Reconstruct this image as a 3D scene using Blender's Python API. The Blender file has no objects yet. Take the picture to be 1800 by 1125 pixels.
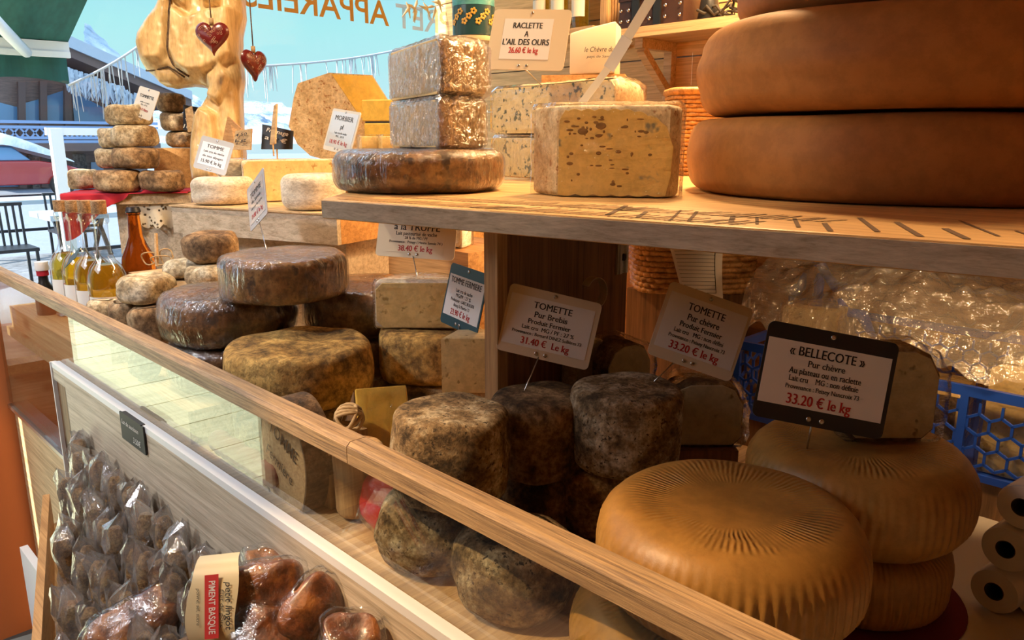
import bpy, bmesh, math, random
from mathutils import Vector, Matrix, noise
V = Vector
sc = bpy.context.scene
COL = sc.collection
random.seed(7)
PI = math.pi

# ------------------------------------------------------------------ camera
FPX, CX, CY, EYE = 1350.0, 900.0, 562.5, 1.45
YAW, PITCH = math.radians(44.7), math.radians(13.15)
fh = V((-math.cos(YAW), math.sin(YAW), 0)); RIGHT = V((math.sin(YAW), math.cos(YAW), 0)); UP = V((0, 0, 1))
AXIS = fh * math.cos(PITCH) - UP * math.sin(PITCH)
VUP = fh * math.sin(PITCH) + UP * math.cos(PITCH)
EYEP = V((0, 0, EYE))
cam = bpy.data.objects.new('camera', bpy.data.cameras.new('camera'))
COL.objects.link(cam); sc.camera = cam
cam.data.sensor_width = 36; cam.data.lens = FPX / 1800 * 36
cam.data.clip_start = .02; cam.data.clip_end = 900
R3 = Matrix((RIGHT, VUP, -AXIS)).transposed()
cam.matrix_world = Matrix.Translation(EYEP) @ R3.to_4x4()

def ray(px, py): return AXIS + RIGHT * ((px - CX) / FPX) - VUP * ((py - CY) / FPX)
def atz(px, py, z): r = ray(px, py); return EYEP + r * ((z - EYE) / r.z)
def aty(px, py, y): r = ray(px, py); return EYEP + r * (y / r.y)
def atx(px, py, x): r = ray(px, py); return EYEP + r * (x / r.x)
def atd(px, py, d): return EYEP + ray(px, py) * d

# ------------------------------------------------------------------ world, sun, lamps, exposure
sc.view_settings.view_transform = 'Standard'; sc.view_settings.look = 'None'
sc.view_settings.gamma = 1; sc.view_settings.exposure = 0.0
sc.cycles.transparent_max_bounces = 24; sc.cycles.max_bounces = 8; sc.cycles.sample_clamp_indirect = 6
w = bpy.data.worlds.new('sky'); sc.world = w; w.use_nodes = True
wn = w.node_tree; bg = wn.nodes['Background']
tc = wn.nodes.new('ShaderNodeTexCoord'); sx = wn.nodes.new('ShaderNodeSeparateXYZ'); rp = wn.nodes.new('ShaderNodeValToRGB')
wn.links.new(tc.outputs['Generated'], sx.inputs[0]); wn.links.new(sx.outputs['Z'], rp.inputs[0]); wn.links.new(rp.outputs[0], bg.inputs[0])
rp.color_ramp.elements[0].position = 0.0; rp.color_ramp.elements[0].color = (.155, .225, .25, 1)
rp.color_ramp.elements[1].position = .42; rp.color_ramp.elements[1].color = (.36, .50, .66, 1)
e = rp.color_ramp.elements.new(.13); e.color = (.112, .232, .240, 1)
e = rp.color_ramp.elements.new(.22); e.color = (.085, .195, .245, 1)
bg.inputs[1].default_value = 3.8

def proj(p):
    q = V(p) - EYEP; d = q.dot(AXIS); return CX + FPX * q.dot(RIGHT) / d, CY - FPX * q.dot(VUP) / d, d

def lamp(name, kind, loc, power, color, aim=None, size=.1, spot=None, blend=.4):
    d = bpy.data.lights.new(name, kind); o = bpy.data.objects.new(name, d); COL.objects.link(o)
    o.location = loc; d.energy = power; d.color = color
    if kind == 'SUN': d.angle = math.radians(.8)
    elif kind == 'AREA': d.size = size
    else: d.shadow_soft_size = size
    if spot: d.spot_size = math.radians(spot); d.spot_blend = blend
    if aim is not None: o.rotation_euler = (V(aim) - V(loc)).to_track_quat('-Z', 'Y').to_euler()
    return o
SUND = V((-.16, -.83, .53))
lamp('sun', 'SUN', (0, 0, 6), 13.0, (1, .90, .74), aim=V((0, 0, 6)) - SUND)
WARM = (1.0, .62, .29); WARM2 = (1.0, .78, .52)
lamp('ceiling_spot_over_shelf', 'SPOT', (-.95, 1.45, 2.45), 75, WARM, aim=(-.8, .9, 1.37), size=.05, spot=120)
lamp('ceiling_spot_over_window', 'SPOT', (-1.75, .45, 2.45), 52, WARM2, aim=(-1.72, .75, 1.3), size=.05, spot=98)
lamp('ceiling_spot_right', 'SPOT', (-.1, 1.6, 2.45), 28, WARM, aim=(-.2, 1.35, 1.37), size=.06, spot=110)
lamp('ceiling_spot_customer_side', 'SPOT', (-1.25, -.6, 2.45), 200, WARM, aim=(-.36, .56, 1.1), size=.018, spot=36, blend=.6)
lamp('fill_spot_door', 'SPOT', (-1.6, -.9, 2.45), 80, (.97, .97, 1), aim=(-1.75, .35, .7), size=.12, spot=62)  # unseen lamp added to brighten the door post and sausage bags
lamp('fill_area_customer_side', 'AREA', (-1.75, -.75, 2.5), 21, (.92, .95, 1), aim=(-1.4, .3, .9), size=1.3)  # unseen cool fill added above the customers to lighten front faces
lamp('fill_spot_blue_cheese', 'SPOT', (-.50, .20, 2.40), 26, WARM2, aim=(-.72, .92, 1.40), size=.03, spot=32, blend=.7)  # unseen spot added to lift the blue cheese face
lamp('fill_spot_crate', 'SPOT', (-.24, 1.02, 1.338), 5.0, WARM, aim=(-.32, 1.45, 1.14), size=.02, spot=125)  # added fill under the shelf, aimed at the film in the crate
lamp('fill_area_under_shelf', 'AREA', (-1.02, 1.12, 1.335), 2.2, WARM, aim=(-1.06, .9, 1.1), size=.10)  # added unseen fill for the dim left part under the shelf
lamp('back_wall_strip_lamp', 'AREA', (-.95, 1.75, 2.35), 42, WARM, aim=(-.95, 2.1, 1.5), size=.3)
lamp('back_wall_strip_lamp_right', 'AREA', (-.1, 1.75, 2.35), 10, WARM, aim=(-.1, 2.1, 1.6), size=.3)

# ------------------------------------------------------------------ node helpers and materials
def newmat(name):
    m = bpy.data.materials.new(name); m.use_nodes = True
    return m, m.node_tree, m.node_tree.nodes['Principled BSDF']
def nd(nt, t, **kw):
    n = nt.nodes.new(t)
    for k, v in kw.items():
        if k.startswith('_'): setattr(n, k[1:], v)
        else: n.inputs[k.replace('__', ' ')].default_value = v
    return n
def ramp(nt, src, stops):
    r = nt.nodes.new('ShaderNodeValToRGB'); nt.links.new(src, r.inputs[0])
    el = r.color_ramp.elements
    while len(el) < len(stops): el.new(.5)
    for e_, (p_, c_) in zip(el, stops):
        e_.position = p_; e_.color = (*c_, 1)
    return r
def objcoord(nt, scale=(1, 1, 1), rnd=True):
    t = nt.nodes.new('ShaderNodeTexCoord'); mp = nt.nodes.new('ShaderNodeMapping')
    mp.inputs['Scale'].default_value = scale
    if rnd:
        oi = nt.nodes.new('ShaderNodeObjectInfo'); mu = nd(nt, 'ShaderNodeVectorMath', _operation='SCALE'); mu.inputs['Scale'].default_value = 13.7
        cb = nt.nodes.new('ShaderNodeCombineXYZ')
        for i in range(3): nt.links.new(oi.outputs['Random'], cb.inputs[i])
        nt.links.new(cb.outputs[0], mu.inputs[0])
        ad = nd(nt, 'ShaderNodeVectorMath', _operation='ADD'); nt.links.new(t.outputs['Object'], ad.inputs[0]); nt.links.new(mu.outputs[0], ad.inputs[1])
        nt.links.new(ad.outputs[0], mp.inputs[0])
    else: nt.links.new(t.outputs['Object'], mp.inputs[0])
    return mp.outputs[0]
def simple(name, col, rough=.5, metal=0., spec=.5, emit=None, coat=0., bump=None):
    m, nt, b = newmat(name)
    b.inputs['Base Color'].default_value = (*col, 1); b.inputs['Roughness'].default_value = rough
    b.inputs['Metallic'].default_value = metal; b.inputs['Specular IOR Level'].default_value = spec; b.inputs['Coat Weight'].default_value = coat
    if emit: b.inputs['Emission Color'].default_value = (*col, 1); b.inputs['Emission Strength'].default_value = emit
    if bump:
        n = nd(nt, 'ShaderNodeTexNoise', Scale=bump[0], Detail=5.); nt.links.new(objcoord(nt), n.inputs['Vector'])
        bp = nd(nt, 'ShaderNodeBump', Strength=bump[1], Distance=bump[2]); nt.links.new(n.outputs['Fac'], bp.inputs['Height']); nt.links.new(bp.outputs[0], b.inputs['Normal'])
    return m
def rind(name, cols, scale=18., bump=.5, dist=.003, rough=.75, stretch=(1, 1, 1), spots=None, fine=.8, pos=(.38, .5, .62), coat=0.):
    m, nt, b = newmat(name)
    vec = objcoord(nt, stretch)
    n1 = nd(nt, 'ShaderNodeTexNoise', Scale=scale, Detail=9., Roughness=.68); nt.links.new(vec, n1.inputs['Vector'])
    n2 = nd(nt, 'ShaderNodeTexNoise', Scale=scale * 6, Detail=6., Roughness=.7); nt.links.new(vec, n2.inputs['Vector'])
    r = ramp(nt, n1.outputs['Fac'], list(zip(pos, cols)))
    out = r.outputs[0]
    r2 = ramp(nt, n2.outputs['Fac'], [(.40, (.38, .36, .34)), (.58, (1.12, 1.12, 1.12))])
    mx = nd(nt, 'ShaderNodeMix', _data_type='RGBA', _blend_type='MULTIPLY'); mx.inputs[0].default_value = fine
    nt.links.new(out, mx.inputs[6]); nt.links.new(r2.outputs[0], mx.inputs[7]); out = mx.outputs[2]
    if spots:
        n3 = nd(nt, 'ShaderNodeTexNoise', Scale=spots[0], Detail=3., Roughness=.6); nt.links.new(vec, n3.inputs['Vector'])
        r3 = ramp(nt, n3.outputs['Fac'], [(spots[1], (0, 0, 0)), (spots[1] + .06, (1, 1, 1))])
        m3 = nd(nt, 'ShaderNodeMix', _data_type='RGBA'); m3.inputs[7].default_value = (*spots[2], 1)
        nt.links.new(r3.outputs[0], m3.inputs[0]); nt.links.new(out, m3.inputs[6]); out = m3.outputs[2]
    nt.links.new(out, b.inputs['Base Color']); b.inputs['Roughness'].default_value = rough
    b.inputs['Coat Weight'].default_value = coat; b.inputs['Coat Roughness'].default_value = .25
    a = nd(nt, 'ShaderNodeMath', _operation='ADD'); nt.links.new(n1.outputs['Fac'], a.inputs[0]); nt.links.new(n2.outputs['Fac'], a.inputs[1])
    bp = nd(nt, 'ShaderNodeBump', Strength=bump, Distance=dist); nt.links.new(a.outputs[0], bp.inputs['Height']); nt.links.new(bp.outputs[0], b.inputs['Normal'])
    return m
def wood(name, light, dark, stretch=(1.6, 48, 48), rough=.55, bump=.25, knots=0., fine=1., coat=0.):
    m, nt, b = newmat(name)
    vec = objcoord(nt, stretch)
    n1 = nd(nt, 'ShaderNodeTexNoise', Scale=2.2, Detail=5., Roughness=.6, Distortion=.8); nt.links.new(vec, n1.inputs['Vector'])
    n2 = nd(nt, 'ShaderNodeTexNoise', Scale=9. * fine, Detail=4., Roughness=.7); nt.links.new(vec, n2.inputs['Vector'])
    a = nd(nt, 'ShaderNodeMath', _operation='MULTIPLY_ADD'); nt.links.new(n2.outputs['Fac'], a.inputs[0]); a.inputs[1].default_value = .5; nt.links.new(n1.outputs['Fac'], a.inputs[2])
    mid = tuple((l + d) / 2 for l, d in zip(light, dark))
    r = ramp(nt, a.outputs[0], [(.55, dark), (.72, mid), (.92, light)])
    out = r.outputs[0]
    if knots:
        vk = objcoord(nt, (4, 9, 9)); vo = nd(nt, 'ShaderNodeTexVoronoi', Scale=knots); nt.links.new(vk, vo.inputs['Vector'])
        rk = ramp(nt, vo.outputs['Distance'], [(.05, (.28, .2, .14)), (.16, (1, 1, 1))])
        mk = nd(nt, 'ShaderNodeMix', _data_type='RGBA', _blend_type='MULTIPLY'); mk.inputs[0].default_value = .85
        nt.links.new(out, mk.inputs[6]); nt.links.new(rk.outputs[0], mk.inputs[7]); out = mk.outputs[2]
    nt.links.new(out, b.inputs['Base Color']); b.inputs['Roughness'].default_value = rough; b.inputs['Coat Weight'].default_value = coat
    bp = nd(nt, 'ShaderNodeBump', Strength=bump, Distance=.002); nt.links.new(a.outputs[0], bp.inputs['Height']); nt.links.new(bp.outputs[0], b.inputs['Normal'])
    return m
def schlick(nt, f0, gain, base, normal=None):
    """reflectance seen from either side of a thin sheet"""
    g = nt.nodes.new('ShaderNodeNewGeometry'); d = nd(nt, 'ShaderNodeVectorMath', _operation='DOT_PRODUCT')
    nt.links.new(g.outputs['Incoming'], d.inputs[0]); nt.links.new(normal or g.outputs['Normal'], d.inputs[1])
    a = nd(nt, 'ShaderNodeMath', _operation='ABSOLUTE'); nt.links.new(d.outputs['Value'], a.inputs[0])
    s = nd(nt, 'ShaderNodeMath', _operation='SUBTRACT', _use_clamp=True); s.inputs[0].default_value = 1; nt.links.new(a.outputs[0], s.inputs[1])
    p = nd(nt, 'ShaderNodeMath', _operation='POWER'); nt.links.new(s.outputs[0], p.inputs[0]); p.inputs[1].default_value = 5
    m = nd(nt, 'ShaderNodeMath', _operation='MULTIPLY_ADD', _use_clamp=True); nt.links.new(p.outputs[0], m.inputs[0])
    m.inputs[1].default_value = (1 - f0) * gain; m.inputs[2].default_value = f0 * gain + base
    return m.outputs[0]
def film(name, scale=(30, 30, 30), strength=.6, base=.03, rough=.06, tint=(1, 1, 1), gain=1.3, dist=.006, milk=0.):
    m = bpy.data.materials.new(name); m.use_nodes = True; nt = m.node_tree; nt.nodes.clear()
    o = nt.nodes.new('ShaderNodeOutputMaterial'); mx = nt.nodes.new('ShaderNodeMixShader')
    t = nd(nt, 'ShaderNodeBsdfTransparent'); t.inputs[0].default_value = (*tint, 1); g = nd(nt, 'ShaderNodeBsdfGlossy', Roughness=rough)
    n = nd(nt, 'ShaderNodeTexNoise', Scale=1., Detail=4., Roughness=.6, Distortion=1.2); nt.links.new(objcoord(nt, scale), n.inputs['Vector'])
    bp = nd(nt, 'ShaderNodeBump', Strength=strength, Distance=dist); nt.links.new(n.outputs['Fac'], bp.inputs['Height'])
    nt.links.new(bp.outputs[0], g.inputs['Normal'])
    nt.links.new(schlick(nt, .04, gain, base, bp.outputs[0]), mx.inputs[0]); nt.links.new(t.outputs[0], mx.inputs[1]); nt.links.new(g.outputs[0], mx.inputs[2]); out = mx.outputs[0]
    if milk:
        m2 = nt.nodes.new('ShaderNodeMixShader'); m2.inputs[0].default_value = milk; df = nd(nt, 'ShaderNodeBsdfDiffuse'); df.inputs[0].default_value = (.85, .85, .85, 1)
        nt.links.new(out, m2.inputs[1]); nt.links.new(df.outputs[0], m2.inputs[2]); out = m2.outputs[0]
    nt.links.new(out, o.inputs[0])
    return m
def pane(name, f0, tint=(1, 1, 1)):
    m = bpy.data.materials.new(name); m.use_nodes = True; nt = m.node_tree; nt.nodes.clear()
    o = nt.nodes.new('ShaderNodeOutputMaterial'); mx = nt.nodes.new('ShaderNodeMixShader')
    t = nd(nt, 'ShaderNodeBsdfTransparent'); t.inputs[0].default_value = (*tint, 1); g = nd(nt, 'ShaderNodeBsdfGlossy', Roughness=.0)
    nt.links.new(schlick(nt, f0, 1., 0.), mx.inputs[0]); nt.links.new(t.outputs[0], mx.inputs[1]); nt.links.new(g.outputs[0], mx.inputs[2]); nt.links.new(mx.outputs[0], o.inputs[0])
    return m

M = {}
M['pine'] = wood('pale_pine', (.72, .52, .29), (.40, .25, .12), knots=.8)
M['pine_grey'] = wood('grey_pine', (.66, .57, .44), (.36, .29, .20), knots=1.0, fine=1.4)
M['pine_y'] = wood('pale_pine_across', (.66, .46, .25), (.38, .23, .11), stretch=(48, 1.6, 48), knots=.8)
M['pine_z'] = wood('pale_pine_upright', (.60, .40, .20), (.30, .17, .08), stretch=(48, 48, 1.6), knots=.6)
M['shelfwood'] = wood('honey_pine_shelf', (.80, .52, .22), (.48, .26, .09), stretch=(1.2, 30, 30), rough=.42, bump=.4)
M['oak'] = wood('oak_rail', (.56, .38, .20), (.16, .10, .06), stretch=(4, 150, 150), rough=.45, fine=1.6, bump=.5)
M['planks_dark'] = wood('brown_boards', (.25, .125, .05), (.10, .05, .02), stretch=(40, 40, 1.6), knots=.8)
M['orangewood'] = wood('orange_pine', (.66, .36, .13), (.36, .17, .05), knots=.5)
M['carved'] = wood('carved_oiled_wood', (.90, .68, .34), (.50, .31, .12), stretch=(14, 14, 2.2), rough=.38, bump=.15, coat=.2)
M['bark'] = rind('bark', [(.05, .03, .02), (.14, .08, .04), (.26, .16, .08)], 30)
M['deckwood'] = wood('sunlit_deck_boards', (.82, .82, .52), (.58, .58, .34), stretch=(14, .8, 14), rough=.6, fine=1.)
M['rail_metal'] = simple('brushed_aluminium', (.62, .66, .70), .28, 1.0)
M['steel'] = simple('steel', (.55, .55, .56), .25, 1.0)
M['backwall'] = wood('honey_wall_boards', (.82, .55, .26), (.50, .30, .12), stretch=(1.6, 40, 40), knots=.5)
M['glass'] = pane('display_glass', .11, (.97, .99, .97))
M['winglass'] = pane('window_glass', .012)
M['film'] = film('cling_film', (26, 26, 60), .8, base=.03, gain=1.4)
M['film_fine'] = film('stretched_film', (70, 70, 18), .9, base=.05, gain=1.7)
M['film_silver'] = film('crinkled_film', (75, 75, 75), 1.0, base=.30, gain=1.7, rough=.10, dist=.012)
M['bagfilm'] = film('bag_film', (45, 45, 30), .6, base=.20, gain=1.8, rough=.07, tint=(.93, .95, .99), milk=.10)
M['sheetfilm'] = film('loose_film', (40, 40, 40), 1.0, base=.22, gain=1.6, rough=.14, dist=.012, milk=.10)
# rinds
M['tomme_grey'] = rind('grey_brown_tomme_rind', [(.06, .045, .03), (.22, .15, .08), (.42, .29, .14)], 16, 1.0, .004, .85)
M['tomme_gold'] = rind('golden_mould_rind', [(.13, .07, .02), (.48, .28, .075), (.72, .46, .14)], 14, 1.0, .004, .85)
M['tomette'] = rind('mouldy_tomette_rind', [(.07, .045, .02), (.32, .22, .11), (.62, .54, .38)], 26, 1.0, .004, .85, spots=(170., .60, (.05, .035, .02)))
M['tomette_dark'] = rind('dark_tomette_rind', [(.04, .026, .012), (.20, .12, .05), (.42, .29, .15)], 24, 1.0, .003, .85)
M['brownrind'] = rind('brown_washed_rind', [(.08, .032, .010), (.24, .11, .034), (.37, .20, .065)], 12, .5, .003, .55, spots=(26., .56, (.06, .035, .02)))
M['darkrind'] = rind('dark_washed_rind', [(.05, .025, .012), (.16, .08, .035), (.30, .17, .08)], 12, .5, .003, .55)
M['tommette_pale'] = rind('pale_dusty_rind', [(.28, .19, .10), (.56, .45, .28), (.82, .74, .56)], 16, .7, .003, .9)
M['tommette_brown'] = rind('brown_dusty_rind', [(.12, .07, .035), (.32, .20, .10), (.52, .38, .22)], 16, .7, .003, .9)
M['chalkrind'] = rind('white_bloomy_rind', [(.55, .47, .36), (.74, .67, .55), (.86, .81, .70)], 20, .5, .002, .9, fine=.4, stretch=(1, 1, 2))
M['waxy'] = rind('ochre_smooth_rind', [(.30, .15, .035), (.40, .21, .050), (.47, .265, .068)], 9, .25, .002, .42, pos=(.25, .5, .75), fine=.25)
M['bigwheel'] = rind('orange_brown_wheel_rind', [(.31, .135, .034), (.39, .18, .05), (.46, .23, .075)], 6, .35, .0015, .6, pos=(.2, .5, .8), fine=.25)
M['morbierrind'] = rind('buff_wheel_rind', [(.56, .42, .24), (.72, .58, .36), (.82, .71, .50)], 22, .5, .002, .7, fine=.4, spots=(90., .60, (.38, .20, .09)))
M['paste_yellow'] = rind('yellow_cheese_paste', [(.80, .50, .07), (.86, .58, .10), (.88, .64, .16)], 8, .15, .001, .4, pos=(.25, .5, .75), fine=.25)
M['paste_cream'] = rind('cream_cheese_paste', [(.70, .50, .20), (.78, .59, .27), (.82, .66, .34)], 12, .2, .001, .45, spots=(48., .62, (.40, .26, .09)), pos=(.25, .5, .75), fine=.25)
M['paste_blue'] = rind('blue_veined_paste', [(.60, .38, .09), (.71, .47, .14), (.77, .55, .21)], 10, .4, .002, .45, spots=(24., .60, (.20, .19, .13)), pos=(.25, .5, .75), fine=.25)
M['paste_herb'] = rind('herb_speckled_paste', [(.66, .52, .22), (.76, .62, .30), (.80, .68, .38)], 10, .3, .001, .4, spots=(75., .57, (.10, .11, .06)), pos=(.25, .5, .75), fine=.25)
M['paste_goat'] = rind('pale_goat_paste', [(.46, .40, .24), (.54, .47, .30), (.60, .53, .35)], 12, .2, .001, .45, spots=(40., .64, (.2, .16, .08)), pos=(.25, .5, .75), fine=.25)
M['ash'] = simple('ash_line', (.05, .05, .05), .8)
M['salami'] = rind('salami_crust', [(.15, .065, .022), (.46, .25, .09), (.70, .46, .20)], 45, 1.0, .004, .7)
M['ham'] = rind('smoked_meat', [(.05, .012, .005), (.20, .06, .015), (.42, .16, .035)], 12, .6, .004, .35, coat=.5)
M['card_white'] = simple('white_card', (.78, .76, .70), .35)
M['card_cream'] = simple('cream_card', (.72, .62, .46), .4)
M['card_black'] = simple('black_card', (.012, .013, .016), .3)
M['card_teal'] = simple('slate_blue_card', (.035, .09, .115), .35)
M['card_grey'] = simple('grey_card', (.50, .53, .58), .25)
M['paper'] = simple('label_paper', (.80, .78, .77), .5)
M['paper_gloss'] = simple('laminated_paper', (.74, .76, .82), .12, coat=1.)
M['ink'] = simple('black_ink', (.02, .02, .025), .6)
M['redink'] = simple('red_ink', (.55, .03, .03), .6)
M['chalk'] = simple('chalk_writing', (.75, .74, .70), .8)
M['slate'] = simple('slate', (.03, .032, .035), .6)
M['redcloth'] = simple('red_cloth', (.42, .012, .03), .85, bump=(160, .4, .001))
M['redbright'] = simple('bright_red_wrap', (.55, .012, .012), .5)
M['winecloth'] = simple('wine_red_cloth', (.16, .008, .015), .85)
M['heart'] = rind('dark_red_enamel', [(.12, .008, .008), (.16, .012, .012), (.20, .02, .016)], 10, .1, .001, .28, pos=(.2, .5, .8), coat=.6, fine=.25)
M['heartpattern'] = simple('cream_painted_pattern', (.55, .32, .22), .5)
M['twine'] = simple('natural_twine', (.45, .32, .17), .9, bump=(200, .6, .001))
M['cork'] = rind('cork', [(.26, .14, .06), (.42, .25, .12), (.52, .34, .18)], 60, .3, .001, .8)
M['wicker'] = wood('wicker', (.62, .34, .12), (.28, .13, .04), stretch=(30, 30, 30), rough=.5)
M['bluep'] = simple('blue_plastic', (.015, .075, .50), .35, coat=.2)
M['white_paint'] = simple('white_paint', (.78, .80, .82), .4)
M['laminate'] = simple('white_laminate', (.62, .56, .47), .45)
M['rollpaper'] = simple('white_paper_roll', (.62, .58, .53), .8)
M['dark'] = simple('dark_card_tube', (.03, .025, .022), .8)
M['leather'] = simple('dark_leather', (.045, .020, .014), .38, bump=(90, .4, .001))
M['teal'] = rind('teal_enamel', [(.02, .12, .15), (.06, .30, .34), (.12, .42, .46)], 4, .05, .001, .25, coat=.5, fine=.25)
M['teal_dark'] = simple('dark_teal_enamel', (.015, .06, .075), .3, coat=.5)
M['creampaint'] = simple('cream_paint', (.66, .58, .36), .4)
M['goldpaint'] = simple('gold_paint', (.55, .33, .06), .4)
M['floor'] = simple('dark_floor_covering', (.045, .05, .055), .55, bump=(40, .4, .002))
M['awning'] = rind('green_awning_canvas', [(.005, .055, .05), (.010, .085, .075), (.02, .12, .105)], 3, .2, .002, .8, stretch=(1, 3, .3), pos=(.25, .5, .75), fine=.25)
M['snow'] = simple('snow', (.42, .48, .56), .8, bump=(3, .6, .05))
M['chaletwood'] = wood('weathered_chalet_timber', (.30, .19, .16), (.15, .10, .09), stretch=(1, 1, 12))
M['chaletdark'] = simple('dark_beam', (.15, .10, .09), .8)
M['shadedsnow'] = simple('shade_toned_snow', (.20, .24, .31), .8, bump=(3, .6, .05))  # shade over the snowy ground is put into this dark blue-grey
M['tablegrey'] = simple('grey_table_board', (.36, .42, .48), .5)
M['chaletglass'] = simple('reflecting_window', (.16, .32, .55), .08, spec=1.)
M['bluelitwood'] = simple('blue_lit_balcony', (.26, .38, .62), .6)  # cool light on the railing is put into its blue colour
M['stone'] = rind('stone_base', [(.10, .085, .085), (.20, .17, .16), (.32, .28, .26)], 1.6, .5, .05)
M['mountain'] = rind('hazed_snowy_rock', [(.16, .27, .42), (.42, .55, .70), (.62, .72, .82)], .03, bump=.8, dist=6., rough=.9, pos=(.36, .48, .6), fine=.25)  # distance haze is put into the blue tones
M['carred'] = simple('red_car_paint', (.40, .03, .03), .25, coat=1.)
M['blackmetal'] = simple('black_metal', (.03, .03, .035), .4, .6)
M['shadedterrace'] = rind('shade_toned_terrace', [(.14, .16, .19), (.20, .22, .25), (.26, .28, .31)], 2., .5, .01, fine=.5)  # terrace in building shade; the shade is put into this grey-blue
M['orangewall'] = simple('orange_painted_wall', (.50, .14, .035), .6)
M['plaster'] = simple('ceiling_boards', (.36, .22, .11), .8)
M['bluebag'] = simple('blue_plastic_film', (.03, .10, .6), .3, coat=.4)

def ribbed_bump(m, n, depth, rad):
    """fine radial wrinkles in a broken ring on the flat of a wheel"""
    nt = m.node_tree; b = nt.nodes['Principled BSDF']
    t = nt.nodes.new('ShaderNodeTexCoord'); s = nt.nodes.new('ShaderNodeSeparateXYZ'); nt.links.new(t.outputs['Object'], s.inputs[0])
    a = nd(nt, 'ShaderNodeMath', _operation='ARCTAN2'); nt.links.new(s.outputs[1], a.inputs[0]); nt.links.new(s.outputs[0], a.inputs[1])
    k = nd(nt, 'ShaderNodeMath', _operation='MULTIPLY'); nt.links.new(a.outputs[0], k.inputs[0]); k.inputs[1].default_value = n
    nz = nd(nt, 'ShaderNodeTexNoise', Scale=26., Detail=3.); nt.links.new(t.outputs['Object'], nz.inputs['Vector'])
    ad = nd(nt, 'ShaderNodeMath', _operation='MULTIPLY_ADD'); nt.links.new(nz.outputs['Fac'], ad.inputs[0]); ad.inputs[1].default_value = 9.; nt.links.new(k.outputs[0], ad.inputs[2])
    sn = nd(nt, 'ShaderNodeMath', _operation='SINE'); nt.links.new(ad.outputs[0], sn.inputs[0])
    c = nt.nodes.new('ShaderNodeCombineXYZ'); nt.links.new(s.outputs[0], c.inputs[0]); nt.links.new(s.outputs[1], c.inputs[1])
    l = nd(nt, 'ShaderNodeVectorMath', _operation='LENGTH'); nt.links.new(c.outputs[0], l.inputs[0])
    r = ramp(nt, l.outputs['Value'], [(rad * .40, (0, 0, 0)), (rad * .56, (.9, .9, .9)), (rad * .72, (.7, .7, .7)), (rad * .82, (0, 0, 0))])
    mk_ = ramp(nt, nz.outputs['Fac'], [(.42, (.1, .1, .1)), (.60, (1, 1, 1))])
    mu = nd(nt, 'ShaderNodeMath', _operation='MULTIPLY'); nt.links.new(sn.outputs[0], mu.inputs[0]); nt.links.new(r.outputs[0], mu.inputs[1])
    m2 = nd(nt, 'ShaderNodeMath', _operation='MULTIPLY'); nt.links.new(mu.outputs[0], m2.inputs[0]); nt.links.new(mk_.outputs[0], m2.inputs[1])
    old = b.inputs['Normal'].links[0].from_socket
    bp = nd(nt, 'ShaderNodeBump', Strength=.9, Distance=depth); nt.links.new(m2.outputs[0], bp.inputs['Height']); nt.links.new(old, bp.inputs['Normal']); nt.links.new(bp.outputs[0], b.inputs['Normal'])
ribbed_bump(M['waxy'], 95., .0011, .12)

def liquid(name, col, ior=1.45):
    m, nt, b = newmat(name)
    b.inputs['Base Color'].default_value = (*col, 1); b.inputs['Transmission Weight'].default_value = .92; b.inputs['Roughness'].default_value = .03; b.inputs['IOR'].default_value = ior
    return m
M['oil_gold'] = liquid('golden_spirit', (.80, .52, .05), 1.2)
M['beer_glass'] = liquid('amber_bottle_glass', (.42, .09, .008), 1.25)
M['bottleglass'] = film('bottle_glass', (3, 3, 3), .02, base=.06, gain=1.6, rough=.02, tint=(.93, .96, .95))

# ------------------------------------------------------------------ mesh helpers
def link(o, parent=None):
    COL.objects.link(o)
    if parent is not None: o.parent = parent
    return o
def meshobj(name, verts, faces, mat, parent=None, loc=(0, 0, 0), smooth=True, mats=None, fm=None):
    me = bpy.data.meshes.new(name); me.from_pydata([tuple(v) for v in verts], [], faces); me.update()
    if mats:
        for m_ in mats: me.materials.append(m_)
        if fm: me.polygons.foreach_set('material_index', fm)
    else: me.materials.append(mat)
    if smooth is True: me.shade_smooth()
    elif smooth: 
        me.shade_smooth(); me.set_sharp_from_angle(angle=math.radians(smooth))
    o = bpy.data.objects.new(name, me); o.location = loc
    return link(o, parent)
def tag(o, label, cat, group=None, kind=None):
    o['label'] = label; o['category'] = cat
    if group: o['group'] = group
    if kind: o['kind'] = kind
    return o
def struct(o): o['kind'] = 'structure'; return o
def empty(name, loc, label, cat, group=None, rz=0):
    o = bpy.data.objects.new(name, None); o.location = loc; o.rotation_euler = (0, 0, rz); o.empty_display_size = .05
    link(o); return tag(o, label, cat, group)
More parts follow.
